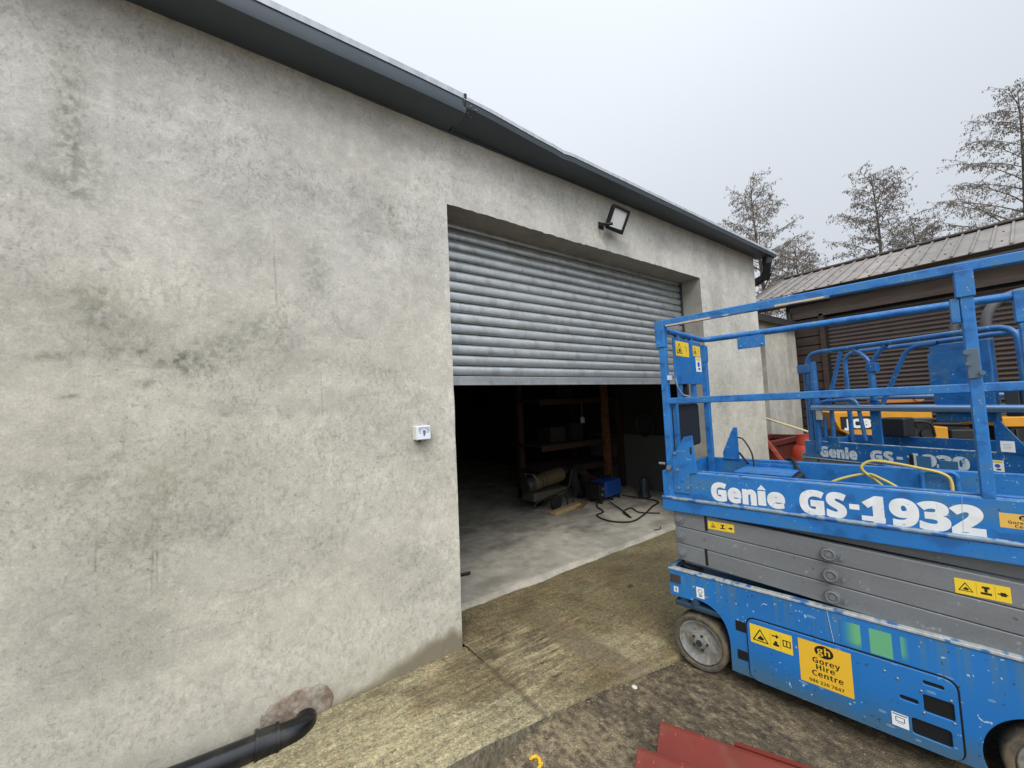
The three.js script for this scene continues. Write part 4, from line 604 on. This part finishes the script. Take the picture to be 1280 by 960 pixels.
  mk('post', [bx(1.36, 0.95, FZ - 0.02, 1.4, 2.0, FZ + 0.02, 0.005)], blueRail, t); mk('post_sleeve', bx(1.35, 1.9, FZ - 0.026, 1.41, 2.06, FZ + 0.026, 0.004), blueRail, t);
  mk('top_rail', [bx(-0.15, 2.062, RZ - 0.022, 1.62, 2.104, RZ + 0.016, 0.006)], blueRail, t);
  mk('worn_edge', [bx(-0.09, 2.0585, RZ - 0.012, 0.72, 2.069, RZ + 0.0172, 0.0015)], primerEdge, t);
  mk('top_rail', [bent([[-0.12, 2.045, RZ], [-0.12, 2.04, FZ], [0.3, 2.035, FZ], [1.62, 2.035, FZ]], 0.021, 0.09, 8)], blueRail, t);
  mk('mid_rail', [bx(-0.14, 1.572, RZ - 0.016, 1.62, 1.61, RZ + 0.014, 0.005)], blueRail, t); mk('mid_rail', [bx(-0.14, 1.572, FZ - 0.018, 1.62, 1.61, FZ + 0.018, 0.005)], blueRail, t); mk('mid_rail', [bx(-0.14, 1.572, FZ + 0.021, -0.105, 1.61, RZ - 0.021, 0.005)], blueRail, t);
  mk('sign_plate', [bx(0.12, 1.935, FZ + 0.012, 0.29, 2.02, FZ + 0.02, 0.003)], blueRail, t);
  for (const u of [0.14, 0.27]) mk('bolt', new THREE.SphereGeometry(0.007, 8, 6).translate(u, 1.953, FZ + 0.021), boltMat, t);
  // panel hung on the end rails
  mk('end_post', bx(-0.135, 1.6, -0.25, -0.105, 2.04, -0.22, 0.004), blueRail, t); mk('end_post', bx(-0.135, 1.6, -0.49, -0.105, 2.04, -0.455, 0.004), blueRail, t); mk('end_post', bx(-0.135, 1.0, -0.16, -0.105, 1.58, -0.13, 0.004), blueRail, t);
  mk('end_panel', bx(-0.104, 1.7, -0.6, -0.096, 2.005, -0.12, 0.003), blue, t);
  const onEnd = (n, w0, w1, y0, y1, tx) => { const m = decal(n, t, w0, y0, w1, y1, 0, tx); m.rotation.y = Math.PI / 2; m.position.x = -0.0945; return m; };
  onEnd('sticker', 0.15, 0.37, 1.885, 1.985, haz(220, 110, 2)); onEnd('sticker', 0.44, 0.58, 1.9, 1.975, haz(200, 110, 2)); onEnd('sticker', 0.48, 0.585, 1.79, 1.895, whiteLabel(110, 128, 2));
  mk('control_box', [bx(-0.2, 1.26, -0.62, -0.14, 1.57, -0.2, 0.03)], plain(0x1a1d22, 0.5), t);
  mk('cable', [tube([[-0.09, 1.74, -0.1], [-0.09, 1.68, -0.13], [-0.09, 1.63, -0.2], [-0.09, 1.615, -0.3]], 0.006, 20, 6)], plain(0x8fa3b8, 0.5), t); mk('cable_clip', bx(-0.1, 1.72, -0.045, -0.085, 1.75, -0.0, 0.003), plain(0xb9c6d2, 0.4), t);
  // hinge brackets
  const hb = shapeOf([[-0.1, 1.03], [-0.1, 1.24], [-0.02, 1.37], [0.03, 1.38], [0.045, 1.16], [0.0, 1.15], [-0.005, 1.03]]);
  const b1 = mk('hinge_bracket', extr(hb, 0.008, -0.002, 0.002), blue, t); for (const [u, y] of [[-0.07, 1.06], [-0.015, 1.065], [-0.045, 1.11], [-0.07, 1.17], [-0.08, 1.27]]) mk('bolt', cyl([u, y, 0.005], [u, y, 0.012], 0.011, 0.009, 6), u < -0.04 && y > 1.1 && y < 1.12 ? blue : boltMat, b1);
  mk('slot_mark', bx(0.012, 1.27, 0.006, 0.022, 1.31, 0.0075, 0.003), black, b1);
  mk('hinge_bracket', extr(shapeOf([[-0.03, 1.15], [-0.03, 1.2], [0.03, 1.34], [0.05, 1.38], [0.075, 1.38], [0.075, 1.15]]), 0.008, -0.71, 0.002), blue, t);
  mk('bolt', [cyl([-0.15, 1.2, -0.01], [-0.19, 1.2, -0.01], 0.008), cyl([-0.12, 1.18, 0.0], [-0.12, 1.18, 0.02], 0.014)], boltMat, t);
  mk('tray', [bx(0.12, 1.105, -0.68, 0.43, 1.117, -0.4, 0.003), bx(0.12, 1.117, -0.685, 0.43, 1.14, -0.675, 0.003)], blueRail, t); mk('charger_box', bx(0.16, 0.99, -0.64, 0.46, 1.1, -0.42, 0.01), black, t);
  mk('cable', [tube([[0.36, 1.17, -0.74], [0.39, 1.17, -0.71], [0.42, 1.12, -0.65], [0.47, 1.06, -0.6], [0.58, 1.0, -0.5], [0.8, 1.0, -0.45]], 0.011, 40, 8)], rubber, t);
  mk('cable', tube([[0.08, 1.31, -0.68], [0.12, 1.3, -0.66], [0.18, 1.22, -0.6], [0.2, 1.13, -0.56]], 0.005, 20, 6), rubber, t); mk('cable', tube([[0.08, 1.2, -0.7], [0.12, 1.16, -0.66], [0.15, 1.14, -0.62]], 0.007, 12, 6), rubber, t);
  mk('gate_loop', [bent([[0.97, 1.0, -0.68], [0.97, 1.15, -0.68], [1.1, 1.15, -0.68], [1.1, 1.0, -0.68]], 0.012, 0.03, 8)], blueRail, t);
}
{ // yellow cord on the near platform
  const c = tag(mk('extension_cord', tube([[0.56, 1.0, -0.48], [0.6, 1.075, -0.53], [0.745, 1.131, -0.56], [0.82, 1.115, -0.52], [0.9, 1.06, -0.5], [0.93, 1.0, -0.5], [0.87, 1.0, -0.56], [0.81, 1.08, -0.56], [0.738, 1.16, -0.55], [0.775, 1.205, -0.56], [0.86, 1.203, -0.55], [0.957, 1.187, -0.53], [1.045, 1.165, -0.52], [1.072, 1.12, -0.52], [1.065, 1.0, -0.5]], 0.0075, 160, 8), plain(0xc9b25a, 0.5)), 'yellow cord looped on the platform floor of the nearest lift', 'cord');
  c.position.set(2.234, 0, -1.32); c.rotation.y = R(-81.048);
}
{ // second lift, round rails
  const t = thing('scissor_lift', 'blue scissor lift with round guard rails and worn GS-1930 lettering, behind the first', 'scissor lift', [5.34, 0, -1.684], R(-107.1));
  liftBase(t, blueOld);
  const M = blueOld, rr = 0.024;
  mk('toe_board', bx(-0.06, 0.872, -0.036, 1.7, 1.062, -0.002, 0.006), M, t); mk('toe_board', bx(-0.06, 0.9, -0.746, 1.7, 1.09, -0.714, 0.006), M, t); mk('toe_board', bx(-0.062, 0.9, -0.714, -0.03, 1.062, -0.036, 0.006), M, t);
  mk('deck_floor', bx(-0.03, 0.9, -0.72, 1.7, 0.93, -0.03, 0.003), plain(0x39485a, 0.7), t);
  mk('worn_edge', [bx(-0.06, 1.0605, -0.034, 1.7, 1.067, -0.004, 0.002), bx(-0.06, 0.868, -0.02, 1.7, 0.876, 0.004, 0.002)], bareEdge, t);
  mk('lettering', letters('Genie', 0.1, 0.46, 0.902, 0.118, -0.0022, 0.06), fadedVinyl, t); mk('lettering', [letters('GS', 0.573, 0.76, 0.9, 0.116, -0.0022, 0.055), extr(rrect(0.785, 0.94, 0.83, 0.965, 0.002), 0.0012, -0.0022, 0), letters('1930', 0.86, 1.27, 0.9, 0.116, -0.0022, 0.055)], fadedVinyl, t);
  mk('repair_patch', [bx(0.93, 0.885, -0.003, 1.03, 0.99, 0.0008, 0.001), bx(1.08, 0.885, -0.003, 1.2, 0.965, 0.0008, 0.001)], plain(0x2a5f88, 0.6), t);
  mk('black_tab', bx(0.88, 0.9, -0.002, 0.91, 1.0, 0.004, 0.002), black, t);
  mk('rail_frame', bent([[0.03, 0.95, -0.02], [0.04, 2.05, -0.02], [1.6, 2.05, -0.02], [1.62, 1.0, -0.02]], rr, 0.13, 12), M, t);
  mk('rail_frame', bent([[0.0, 0.95, -0.72], [0.0, 2.06, -0.72], [1.45, 2.06, -0.72], [1.45, 1.0, -0.72]], rr, 0.13, 12), M, t);
  const shiny = std({ color: 0x7c9cc2, metalness: 0.75, roughness: 0.24 });
  mk('mid_rail', cyl([0.07, 1.435, 0.01], [1.64, 1.41, 0.01], 0.033, 0.033, 18), shiny, t);
  mk('mid_rail', cyl([0.0, 1.52, -0.7], [1.5, 1.5, -0.7], 0.024, 0.024, 14), shiny, t);
  mk('post', cyl([0.09, 0.95, -0.02], [0.09, 1.95, -0.02], 0.036, 0.036, 12), M, t); mk('post', [cyl([-0.0, 0.95, -0.05], [-0.0, 1.9, -0.05], 0.034, 0.034, 12)], M, t);
  mk('clamp', bx(-0.06, 1.83, -0.06, 0.075, 1.93, 0.02, 0.01), M, t);
  mk('post', [bx(0.6, 0.9, -0.03, 0.685, 1.5, -0.005, 0.006), cyl([0.64, 1.5, -0.02], [0.64, 1.8, -0.02], 0.03)], M, t);
  mk('brace', tube([[0.64, 1.75, -0.02], [0.63, 1.88, -0.02], [0.57, 1.97, -0.02], [0.5, 2.03, -0.02]], 0.02, 20, 10), M, t); mk('brace', tube([[0.65, 1.75, -0.02], [0.66, 1.88, -0.02], [0.72, 1.97, -0.02], [0.78, 2.03, -0.02]], 0.02, 20, 10), M, t);
  mk('clamp', bx(0.61, 1.78, -0.05, 0.7, 1.87, 0.015, 0.008), M, t);
  mk('brace', cyl([0.39, 2.03, -0.02], [0.21, 1.45, -0.02], 0.02, 0.02, 10), M, t);
  mk('brace', bent([[0.7, 1.46, -0.03], [0.93, 1.98, -0.03], [1.14, 1.99, -0.03]], 0.02, 0.1, 10), M, t);
  mk('handle', bent([[0.13, 1.3, 0.0], [0.13, 1.5, 0.0], [0.5, 1.52, 0.0], [0.55, 1.1, 0.0]], 0.018, 0.08, 10), M, t);
  mk('latch', [bx(0.11, 1.3, 0.0, 0.165, 1.41, 0.03, 0.006)], plain(0x9a9c94, 0.6), t);
  mk('gate_post', [cyl([0.16, 1.0, -0.03], [0.16, 1.32, -0.03], 0.018), bx(0.19, 1.06, -0.05, 0.3, 1.12, 0.0, 0.008), cyl([0.24, 1.05, -0.03], [0.24, 1.45, -0.03], 0.02)], M, t);
  mk('document_box', [bx(1.08, 1.3, -0.09, 1.45, 1.975, -0.02, 0.012)], M, t); mk('box_lid', bx(1.072, 1.62, -0.02, 1.36, 1.9, -0.012, 0.003), M, t);
  mk('gusset', extr(shapeOf([[1.43, 1.06], [1.43, 1.31], [1.47, 1.31], [1.62, 1.06]]), 0.012, -0.01, 0.002), M, t); decal('sticker', t, 1.455, 1.075, 1.53, 1.16, 0.0045, whiteLabel(100, 110, 3)); decal('sticker', t, 1.39, 0.915, 1.46, 1.005, -0.0005, whiteLabel(100, 128, 2));
  mk('control_box', [bx(0.4, 1.1, -0.68, 0.62, 1.3, -0.5, 0.02)], plain(0x1a1c20, 0.5), t);
  mk('rail_cap', [bx(1.5, 1.35, -0.06, 1.58, 1.62, -0.0, 0.01)], plain(0x2a2f36, 0.5), t);
}
{ // yellow site machine behind the lifts
  const t = thing('site_machine', 'yellow and black site machine with roll bar and seat, behind the second lift', 'digger', [7.21, 0, -1.99], -Math.atan2(0.865, 0.5));
  const yel = std({ map: tex(256, 256, (u, v) => { const n = tile((a, b) => fbm(a * 5, b * 5, 4))(u, v), k = 0.95 + 0.2 * (n - 0.5); return mix3([214 * k, 148 * k, 26 * k], [110, 84, 40], 0.5 * sst(0.6, 0.75, n)); }), roughness: 0.5 });
  mk('body', [extr(shapeOf([[0, 1.3], [0.1, 1.03], [0.32, 0.9], [0.78, 0.95], [0.84, 1.12], [1.12, 1.18], [1.12, 1.3]]), 0.9, -0.9, 0.01), extr(shapeOf([[1.125, 0.84], [1.125, 1.07], [1.26, 1.06], [1.26, 0.84]]), 0.9, -0.9, 0.008), bx(1.78, 1.05, -0.9, 2.8, 1.18, 0, 0.015)], yel, t);
  mk('badge', bx(0.115, 1.05, 0, 0.56, 1.235, 0.008, 0.004), black, t);
  mk('lettering', letters('JCB', 0.15, 0.46, 1.075, 0.135, 0.0082, 0.07), plain(0xd9dcd8, 0.5), t);
  mk('engine_block', [bx(0.8, 0.84, -0.7, 1.12, 1.2, 0.02, 0.03), cyl([0.88, 1.0, 0.0], [0.88, 1.0, 0.07], 0.05), cyl([1.02, 0.98, 0.0], [1.02, 0.98, 0.06], 0.06), cyl([0.95, 1.11, 0.0], [0.95, 1.11, 0.05], 0.035), tube([[0.83, 1.1, 0.05], [0.9, 1.15, 0.08], [1.05, 1.12, 0.08], [1.1, 0.95, 0.06]], 0.015, 20, 8)], plain(0x141415, 0.5), t);
  mk('tank', bx(1.27, 0.74, -0.8, 1.55, 1.03, 0.03, 0.02), black, t); mk('grille', bx(1.86, 0.7, -0.85, 2.8, 1.05, -0.03, 0.01), plain(0x101113, 0.6), t);
  for (let i = 0; i < 9; i++) mk('grille_bar', bx(1.9 + i * 0.1, 0.74, -0.03, 1.92 + i * 0.1, 1.02, -0.01, 0.003), plain(0x2b2b2c, 0.5), t);
  mk('boom', [bx(0.6, 1.4, -0.5, 1.15, 1.55, -0.3, 0.015), cyl([1.12, 1.47, -0.52], [1.12, 1.47, -0.28], 0.06)], plain(0x9a6a3a, 0.6), t);
  mk('roll_bar', bent([[1.78, 1.2, -0.1], [1.78, 2.75, -0.1], [2.6, 2.85, -0.1], [2.7, 1.2, -0.1]], 0.055, 0.4, 12), plain(0x4b4a4c, 0.45), t);
  mk('roll_bar', bent([[1.78, 1.2, -0.8], [1.78, 2.75, -0.8], [2.6, 2.85, -0.8], [2.7, 1.2, -0.8]], 0.055, 0.4, 12), plain(0x4b4a4c, 0.45), t);
  mk('seat', [rotG(bx(1.86, 1.5, -0.7, 1.98, 2.0, -0.25, 0.04), 'Z', 0.25, [1.9, 1.5, 0]), bx(1.9, 1.42, -0.7, 2.35, 1.54, -0.25, 0.04)], plain(0x18191b, 0.6), t); mk('console', bx(2.0, 1.2, -0.22, 2.7, 1.62, -0.06, 0.04), plain(0x4a4c50, 0.5), t);
  for (const [u, z] of [[0.35, -0.05], [2.1, -0.05], [0.35, -0.85], [2.1, -0.85]]) { const w = sub('wheel', t); const g = new THREE.TorusGeometry(0.3, 0.14, 12, 28); g.scale(1, 1, 1.1); g.translate(u, 0.44, z); mk('tyre', g, rubber, w); mk('rim', cyl([u, 0.44, z - 0.08], [u, 0.44, z + 0.08], 0.2, 0.2, 20), yel, w); }
  mk('frame', bx(0.2, 0.5, -0.75, 2.6, 0.86, -0.15, 0.02), plain(0x1b1b1c, 0.6), t);
}
{ // red things in the corner
  const binRed = redOxide.clone(); binRed.color = new THREE.Color(0.62, 0.6, 0.6);
  const b = thing('steel_bin', 'red steel bin standing in the corner by the annexe doorway', 'bin', [7.3, 0, -2.83]);
  mk('panel', [bx(-0.75, 0.08, 0.22, 0.6, 0.82, 0.25, 0.006)], binRed, b); mk('panel', bx(-0.75, 0.08, -0.25, 0.6, 0.82, -0.22, 0.006), binRed, b); mk('panel', bx(-0.75, 0.08, -0.22, -0.72, 0.82, 0.22, 0.006), binRed, b); mk('panel', bx(0.57, 0.08, -0.22, 0.6, 0.82, 0.22, 0.006), binRed, b); mk('floor', bx(-0.72, 0.06, -0.22, 0.57, 0.1, 0.22, 0.004), binRed, b);
  mk('rim', [bx(-0.78, 0.82, 0.2, 0.63, 0.9, 0.28, 0.01), bx(-0.78, 0.82, -0.28, 0.63, 0.9, -0.2, 0.01), bx(-0.78, 0.82, -0.2, -0.7, 0.9, 0.2, 0.01), bx(0.55, 0.82, -0.2, 0.63, 0.9, 0.2, 0.01)], binRed, b);
  const c = thing('gas_cylinder', 'red gas cylinder standing behind the end of the second lift', 'gas cylinder', [6.56, 0, -2.12]);
  mk('body', new THREE.LatheGeometry([[0.001, 0.02], [0.15, 0.02], [0.17, 0.06], [0.172, 0.72], [0.165, 0.8], [0.13, 0.87], [0.06, 0.9], [0.001, 0.9]].map((p) => new THREE.Vector2(...p)), 32), std({ color: new THREE.Color(0.42, 0.045, 0.02), roughness: 0.5 }), c);
  mk('collar', [new THREE.CylinderGeometry(0.1, 0.11, 0.13, 24, 1, true).translate(0, 0.955, 0), new THREE.TorusGeometry(0.1, 0.008, 6, 24).rotateX(Math.PI / 2).translate(0, 1.02, 0)], std({ color: new THREE.Color(0.42, 0.05, 0.025), roughness: 0.5, side: THREE.DoubleSide }), c); mk('valve', [cyl([0, 0.89, 0], [0, 0.99, 0], 0.02), cyl([-0.04, 0.96, 0], [0.04, 0.96, 0], 0.012)], boltMat, c);
  const redBar = std({ map: tex(64, 256, (u, v) => { const n = fbm(u * 6, v * 20, 4); return mix3([150, 58, 40], [196, 100, 78], n); }), roughness: 0.6 }), darkBar = plain(0x4a2c22, 0.7);
  tag(mk('steel_bar', bar([6.42, 1.02, -2.62], [6.52, 0.1, -2.05], 0.05, 0.05), redBar), 'pinkish red steel bar leaning at the workshop corner, leftmost of three', 'steel bar', 'bars leaning at the corner');
  tag(mk('steel_bar', bar([6.42, 1.1, -2.7], [6.68, 0.15, -1.98], 0.04, 0.05), darkBar), 'dark brown steel bar leaning at the corner, longest of three', 'steel bar', 'bars leaning at the corner');
  tag(mk('steel_bar', bar([6.5, 0.86, -2.6], [6.58, 0.06, -2.28], 0.06, 0.06), redBar), 'short red steel bar leaning at the corner, lowest of three', 'steel bar', 'bars leaning at the corner');
  tag(mk('wooden_pole', cyl([6.4, 1.29, -2.62], [6.26, 1.08, -1.96], 0.014, 0.014, 10), plain(0xcdbd96, 0.7)), 'thin pale wooden pole sloping across above the red bin', 'pole');
}
// red steel channels on the ground at the bottom of the picture
{
  const chan = (label, pos, turn, len, cut) => {      // open channel with a tall near flange; the far flange is cut back at the end
    const t = thing('steel_channel', label, 'steel channel', pos, turn, 'red steel channels on the ground');
    const fl = (pts, z0, n) => { const g = new THREE.ExtrudeGeometry(shapeOf(pts), { depth: len - z0, bevelEnabled: true, bevelSize: 0.002, bevelThickness: 0.002, bevelSegments: 1 }); g.translate(0, 0, z0); return mk(n, g, redOxide, t); };
    fl([[-0.165, 0.002], [-0.162, -0.004], [-0.004, 0.068], [0.004, 0.068], [0.016, 0.01], [0.024, 0.01], [0.012, 0.074], [0.004, 0.08], [-0.008, 0.078]], 0, 'flange'); fl([[0.018, 0.002], [0.082, 0.0], [0.082, 0.007], [0.02, 0.01]], 0.01, 'web'); fl([[0.078, 0.0], [0.085, 0.0], [0.09, 0.04], [0.078, 0.05], [0.06, 0.048], [0.06, 0.043], [0.081, 0.038]], cut, 'flange');
    return t;
  };
  chan('red painted steel channel lying on the yard, the farther of the pair, nearer the lift', [1.635, 0.012, -1.2], R(24), 1.7, 0.3); chan('red painted steel channel lying on the yard, leftmost of the pair', [1.435, 0.014, -1.178], R(25.5), 1.6, 0.32);
}
{ // torn yellow scrap, stones
  const t = tag(mk('plastic_scrap', [tube([[0, 0.01, 0], [0.02, 0.016, -0.012], [0.03, 0.012, -0.035], [0.01, 0.014, -0.05]], 0.008, 16, 6), bx(-0.02, 0.004, -0.004, 0.02, 0.014, 0.01, 0.003), bx(0.005, 0.005, -0.06, 0.03, 0.013, -0.045, 0.003)], plain(0xd9ad2a, 0.5)), 'torn yellow plastic scrap on the ground by the apron step', 'litter'); t.position.set(1.14, -0.045, -1.5); t.rotation.y = 0.4;
  const r = rng(5), gs = []; for (let i = 0; i < 260; i++) { const x = 0.7 + r() * 2.2, z = apronEdge(x) + (r() < 0.6 ? r() * 0.08 : r() * 0.9), s = 0.003 + r() * r() * 0.011; const g = new THREE.IcosahedronGeometry(s, 0); g.scale(1, 0.6, 1.2); g.rotateY(r() * 6); g.translate(x, yardY(x, z) + s * 0.3, z); gs.push(g); }
  const m = mk('gravel', gs, std({ map: yardMap, color: 0xffffff, roughness: 0.9 })); m.userData.kind = 'stuff'; tag(m, 'loose small stones along the apron edge', 'gravel');
  const w = tag(mk('pebble', new THREE.IcosahedronGeometry(0.014, 1).scale(1, 0.6, 1.3), plain(0xc9c4b8, 0.8)), 'small white stone at the edge of the apron near the lift wheel', 'stone'); w.position.set(1.83, 0.006, -1.5);
}
// ───────────────────────── inside the workshop ─────────────────────────
{
  const F = 0.052, h = thing('space_heater', 'tan cylinder space heater on a wheeled frame inside the workshop', 'heater', [3.88, F, -4.62], R(4)); h.scale.setScalar(0.84);
  mk('barrel', [cyl([-0.42, 0.47, 0], [0.38, 0.55, 0], 0.13, 0.13, 28)], plain(0x54472f, 0.65), h); mk('nozzle', [cyl([-0.43, 0.469, 0], [-0.5, 0.462, 0], 0.135, 0.12, 28), cyl([-0.44, 0.469, 0.0], [-0.36, 0.476, 0], 0.137, 0.137, 28)], plain(0x2c2a28, 0.5), h); mk('band', cyl([-0.2, 0.492, 0], [-0.17, 0.495, 0], 0.134, 0.134, 28), plain(0x3a3025, 0.5), h); mk('band', cyl([-0.1, 0.502, 0], [-0.07, 0.505, 0], 0.134, 0.134, 28), plain(0x3a3025, 0.5), h);
  mk('fuel_tank', bx(-0.45, 0.2, -0.17, 0.38, 0.35, 0.17, 0.03), plain(0x484539, 0.6), h); mk('frame', [bent([[-0.5, 0.1, 0.16], [-0.4, 0.2, 0.17], [0.4, 0.3, 0.17], [0.52, 0.62, 0.17]], 0.013, 0.05, 8), bent([[-0.5, 0.1, -0.16], [-0.4, 0.2, -0.17], [0.4, 0.3, -0.17], [0.52, 0.62, -0.17]], 0.013, 0.05, 8), cyl([0.52, 0.62, -0.17], [0.52, 0.62, 0.17], 0.013), bent([[0.3, 0.3, 0.17], [0.36, 0.0, 0.17], [0.5, 0.0, 0.17], [0.6, 0.2, 0.17]], 0.013, 0.05, 8)], plain(0x232323, 0.5), h);
  mk('handle', bent([[-0.28, 0.5, 0.12], [-0.4, 0.66, 0.12], [-0.4, 0.66, -0.12], [-0.28, 0.5, -0.12]], 0.009, 0.03, 8), boltMat, h); mk('wheel', [new THREE.TorusGeometry(0.1, 0.03, 10, 24).translate(0.02, 0.13, 0.22), cyl([0.02, 0.13, 0.2], [0.02, 0.13, 0.24], 0.075)], rubber, h); mk('wheel', [new THREE.TorusGeometry(0.1, 0.03, 10, 24).translate(0.02, 0.13, -0.22), cyl([0.02, 0.13, -0.2], [0.02, 0.13, -0.24], 0.075)], rubber, h);
  const b = thing('welder', 'blue welding set with a dark control face on the workshop floor', 'welder', [4.86, F, -4.35], R(8));
  mk('case', bx(-0.16, 0.07, -0.15, 0.3, 0.31, 0.13, 0.012), plain(0x1d4d9a, 0.5), b); mk('front_panel', bx(-0.31, 0.07, -0.15, -0.161, 0.3, 0.125, 0.008), plain(0x17191c, 0.5), b); for (const [x, y] of [[-0.23, 0.22], [-0.26, 0.14]]) mk('knob', cyl([x, y, 0.12], [x, y, 0.15], 0.025), plain(0x55585c, 0.4), b); for (const [x, z] of [[-0.25, 0.1], [0.05, 0.1], [0.25, 0.1], [-0.2, -0.1], [0.2, -0.1]]) mk('foot', cyl([x, 0.0, z], [x, 0.072, z], 0.025), black, b); mk('handle', bent([[-0.1, 0.31, 0], [-0.1, 0.36, 0], [0.2, 0.36, 0], [0.2, 0.31, 0]], 0.012, 0.03, 8), black, b);
  for (let i = 0; i < 4; i++) mk('vent_slot', bx(-0.05 + i * 0.07, 0.12, 0.13, -0.04 + i * 0.07, 0.26, 0.1325, 0.001), black, b);
  const k = thing('bottle_jack', 'dark blue grey bottle jack standing right of the blue welding set', 'jack', [5.42, F, -4.0]); mk('body', new THREE.LatheGeometry([[0.001, 0], [0.1, 0], [0.1, 0.03], [0.075, 0.05], [0.075, 0.27], [0.05, 0.29], [0.04, 0.33], [0.001, 0.34]].map((p) => new THREE.Vector2(...p)), 24), plain(0x2a323c, 0.4), k); mk('pump', [cyl([-0.09, 0.0, 0.05], [-0.09, 0.17, 0.05], 0.025), cyl([-0.09, 0.16, 0.05], [-0.05, 0.25, 0.05], 0.012)], plain(0x3a4048, 0.4), k);
  tag(mk('cable', tube([[4.62, 0.13, -4.25], [4.42, 0.066, -4.11], [4.28, 0.062, -3.87], [4.07, 0.062, -3.8], [4.0, 0.062, -3.52], [4.16, 0.062, -3.31], [4.54, 0.062, -3.385], [4.96, 0.062, -3.55], [5.26, 0.062, -3.65], [5.3, 0.064, -3.9], [5.1, 0.1, -4.2]], 0.011, 140, 8), rubber), 'black cable snaking from the welding set over the workshop floor', 'cable');
  tag(mk('cable', tube([[4.75, 0.09, -4.2], [4.48, 0.062, -3.67], [4.31, 0.062, -3.42], [4.45, 0.062, -3.66], [4.7, 0.062, -3.72], [4.6, 0.062, -3.5], [4.75, 0.062, -3.28]], 0.009, 90, 8), rubber), 'shorter black cable looped in front of the welding set', 'cable');
  const o = thing('timber_offcut', 'pale wooden offcut lying in front of the space heater', 'wood', [3.98, F + 0.03, -4.3], R(11)); mk('plank', bx(-0.32, -0.03, -0.05, 0.3, 0.03, 0.05, 0.004), timber([150, 124, 84], [188, 164, 122], 5), o);
  const o2 = thing('timber_offcut', 'darker short wooden board beside the pale offcut', 'wood', [4.32, F + 0.012, -4.36], R(30)); mk('plank', bx(-0.2, -0.012, -0.08, 0.2, 0.012, 0.08, 0.004), timber([110, 86, 56], [150, 120, 84], 6), o2);
  const rk = thing('storage_rack', 'brown timber storage rack by the right hand inner wall', 'rack', [5.5, F, -4.8]); const tm = timber([46, 30, 22], [70, 46, 32], 7);
  mk('post', bx(-0.05, 0, -0.05, 0.05, 3.0, 0.05, 0.004), timber([104, 62, 38], [140, 92, 56], 9), rk); mk('post', bx(0.34, 0, -0.05, 0.42, 3.0, 0.05, 0.004), tm, rk); mk('post', bx(-1.5, 0, -0.7, -1.4, 3.0, -0.6, 0.004), tm, rk); mk('post', bx(-0.05, 0, -0.9, 0.05, 3.0, -0.8, 0.004), tm, rk);
  for (const y of [0.48, 0.88, 1.62, 2.3]) mk('shelf', [bx(-1.5, y, -0.9, 0.4, y + 0.025, -0.06, 0.003), bx(-1.5, y - 0.07, -0.06, 0.34, y + 0.02, -0.052 + 0.04, 0.003)], tm, rk); mk('brace', bar([-0.9, 0.5, 0.03], [-0.05, 0.06, 0.06], 0.03, 0.08), tm, rk);
  const boxes = [[-1.1, 0.905, 0.35, 0.26], [-0.6, 0.905, 0.28, 0.3], [-0.9, 1.645, 0.4, 0.3], [-0.35, 1.645, 0.25, 0.22]]; boxes.forEach(([x, y, w, hh], i) => tag(mk('storage_box', bx(5.5 + x, F + y, -5.4, 5.5 + x + w, F + y + hh, -5.05, 0.01), plain([0x33291f, 0x22262a, 0x2b2a28, 0x3a2f22][i], 0.8)), ['brown box on the middle shelf of the rack, left', 'dark grey box on the middle shelf of the rack, right', 'grey box on the upper shelf of the rack, left', 'small brown box on the upper shelf of the rack, right'][i], 'box'));
  tag(mk('wall_panel', bx(5.93, 0.06, -5.6, 5.966, 1.0, -2.8, 0.004), plain(0x5a5a56, 0.9)), 'grey lower panel along the right hand inner wall', 'panel');
  const hs = thing('hose_coil', 'dark hose coil hanging on the right hand inner wall', 'hose', [5.9, 1.35, -4.25]); mk('hose', [0, 1, 2].map((i) => new THREE.TorusGeometry(0.17 + 0.012 * i, 0.014, 8, 30).rotateY(Math.PI / 2).rotateX(0.2 * i).translate(-0.02 * i, -0.17, 0)), plain(0x3a3430, 0.6), hs); mk('hook', cyl([0.06, 0, 0], [-0.06, 0.02, 0], 0.012), boltMat, hs);
  const tr = thing('spare_tyre', 'black tyre leaning against the rack inside the workshop', 'tyre', [4.72, F + 0.28, -4.75], 0.3); mk('tyre', new THREE.TorusGeometry(0.2, 0.08, 12, 28).scale(1, 1, 1).rotateX(-0.25), rubber, tr);
  const sp = thing('pressure_can', 'small pale round can on the rack edge', 'can', [5.05, 1.26, -4.93]); mk('can', [cyl([0, 0, 0], [0, 0.09, 0], 0.04), cyl([0, 0.09, 0], [0, 0.11, 0], 0.02)], plain(0xb9b5a6, 0.5), sp); mk('hook', cyl([0, 0.11, 0], [0, 0.4, 0], 0.004), boltMat, sp);
  tag(mk('steel_wire', tube([[4.1, 0.055, -2.93], [4.18, 0.058, -2.9], [4.28, 0.055, -2.96]], 0.005, 14, 6), plain(0x3a2e24, 0.7)), 'short bit of bent wire at the edge of the workshop floor', 'wire');
  tag(mk('pipe_offcut', cyl([1.66, 0.066, -3.36], [1.82, 0.066, -3.33], 0.014), black), 'small black pipe piece on the floor by the left jamb', 'pipe');
}
renderer.render(scene, camera);
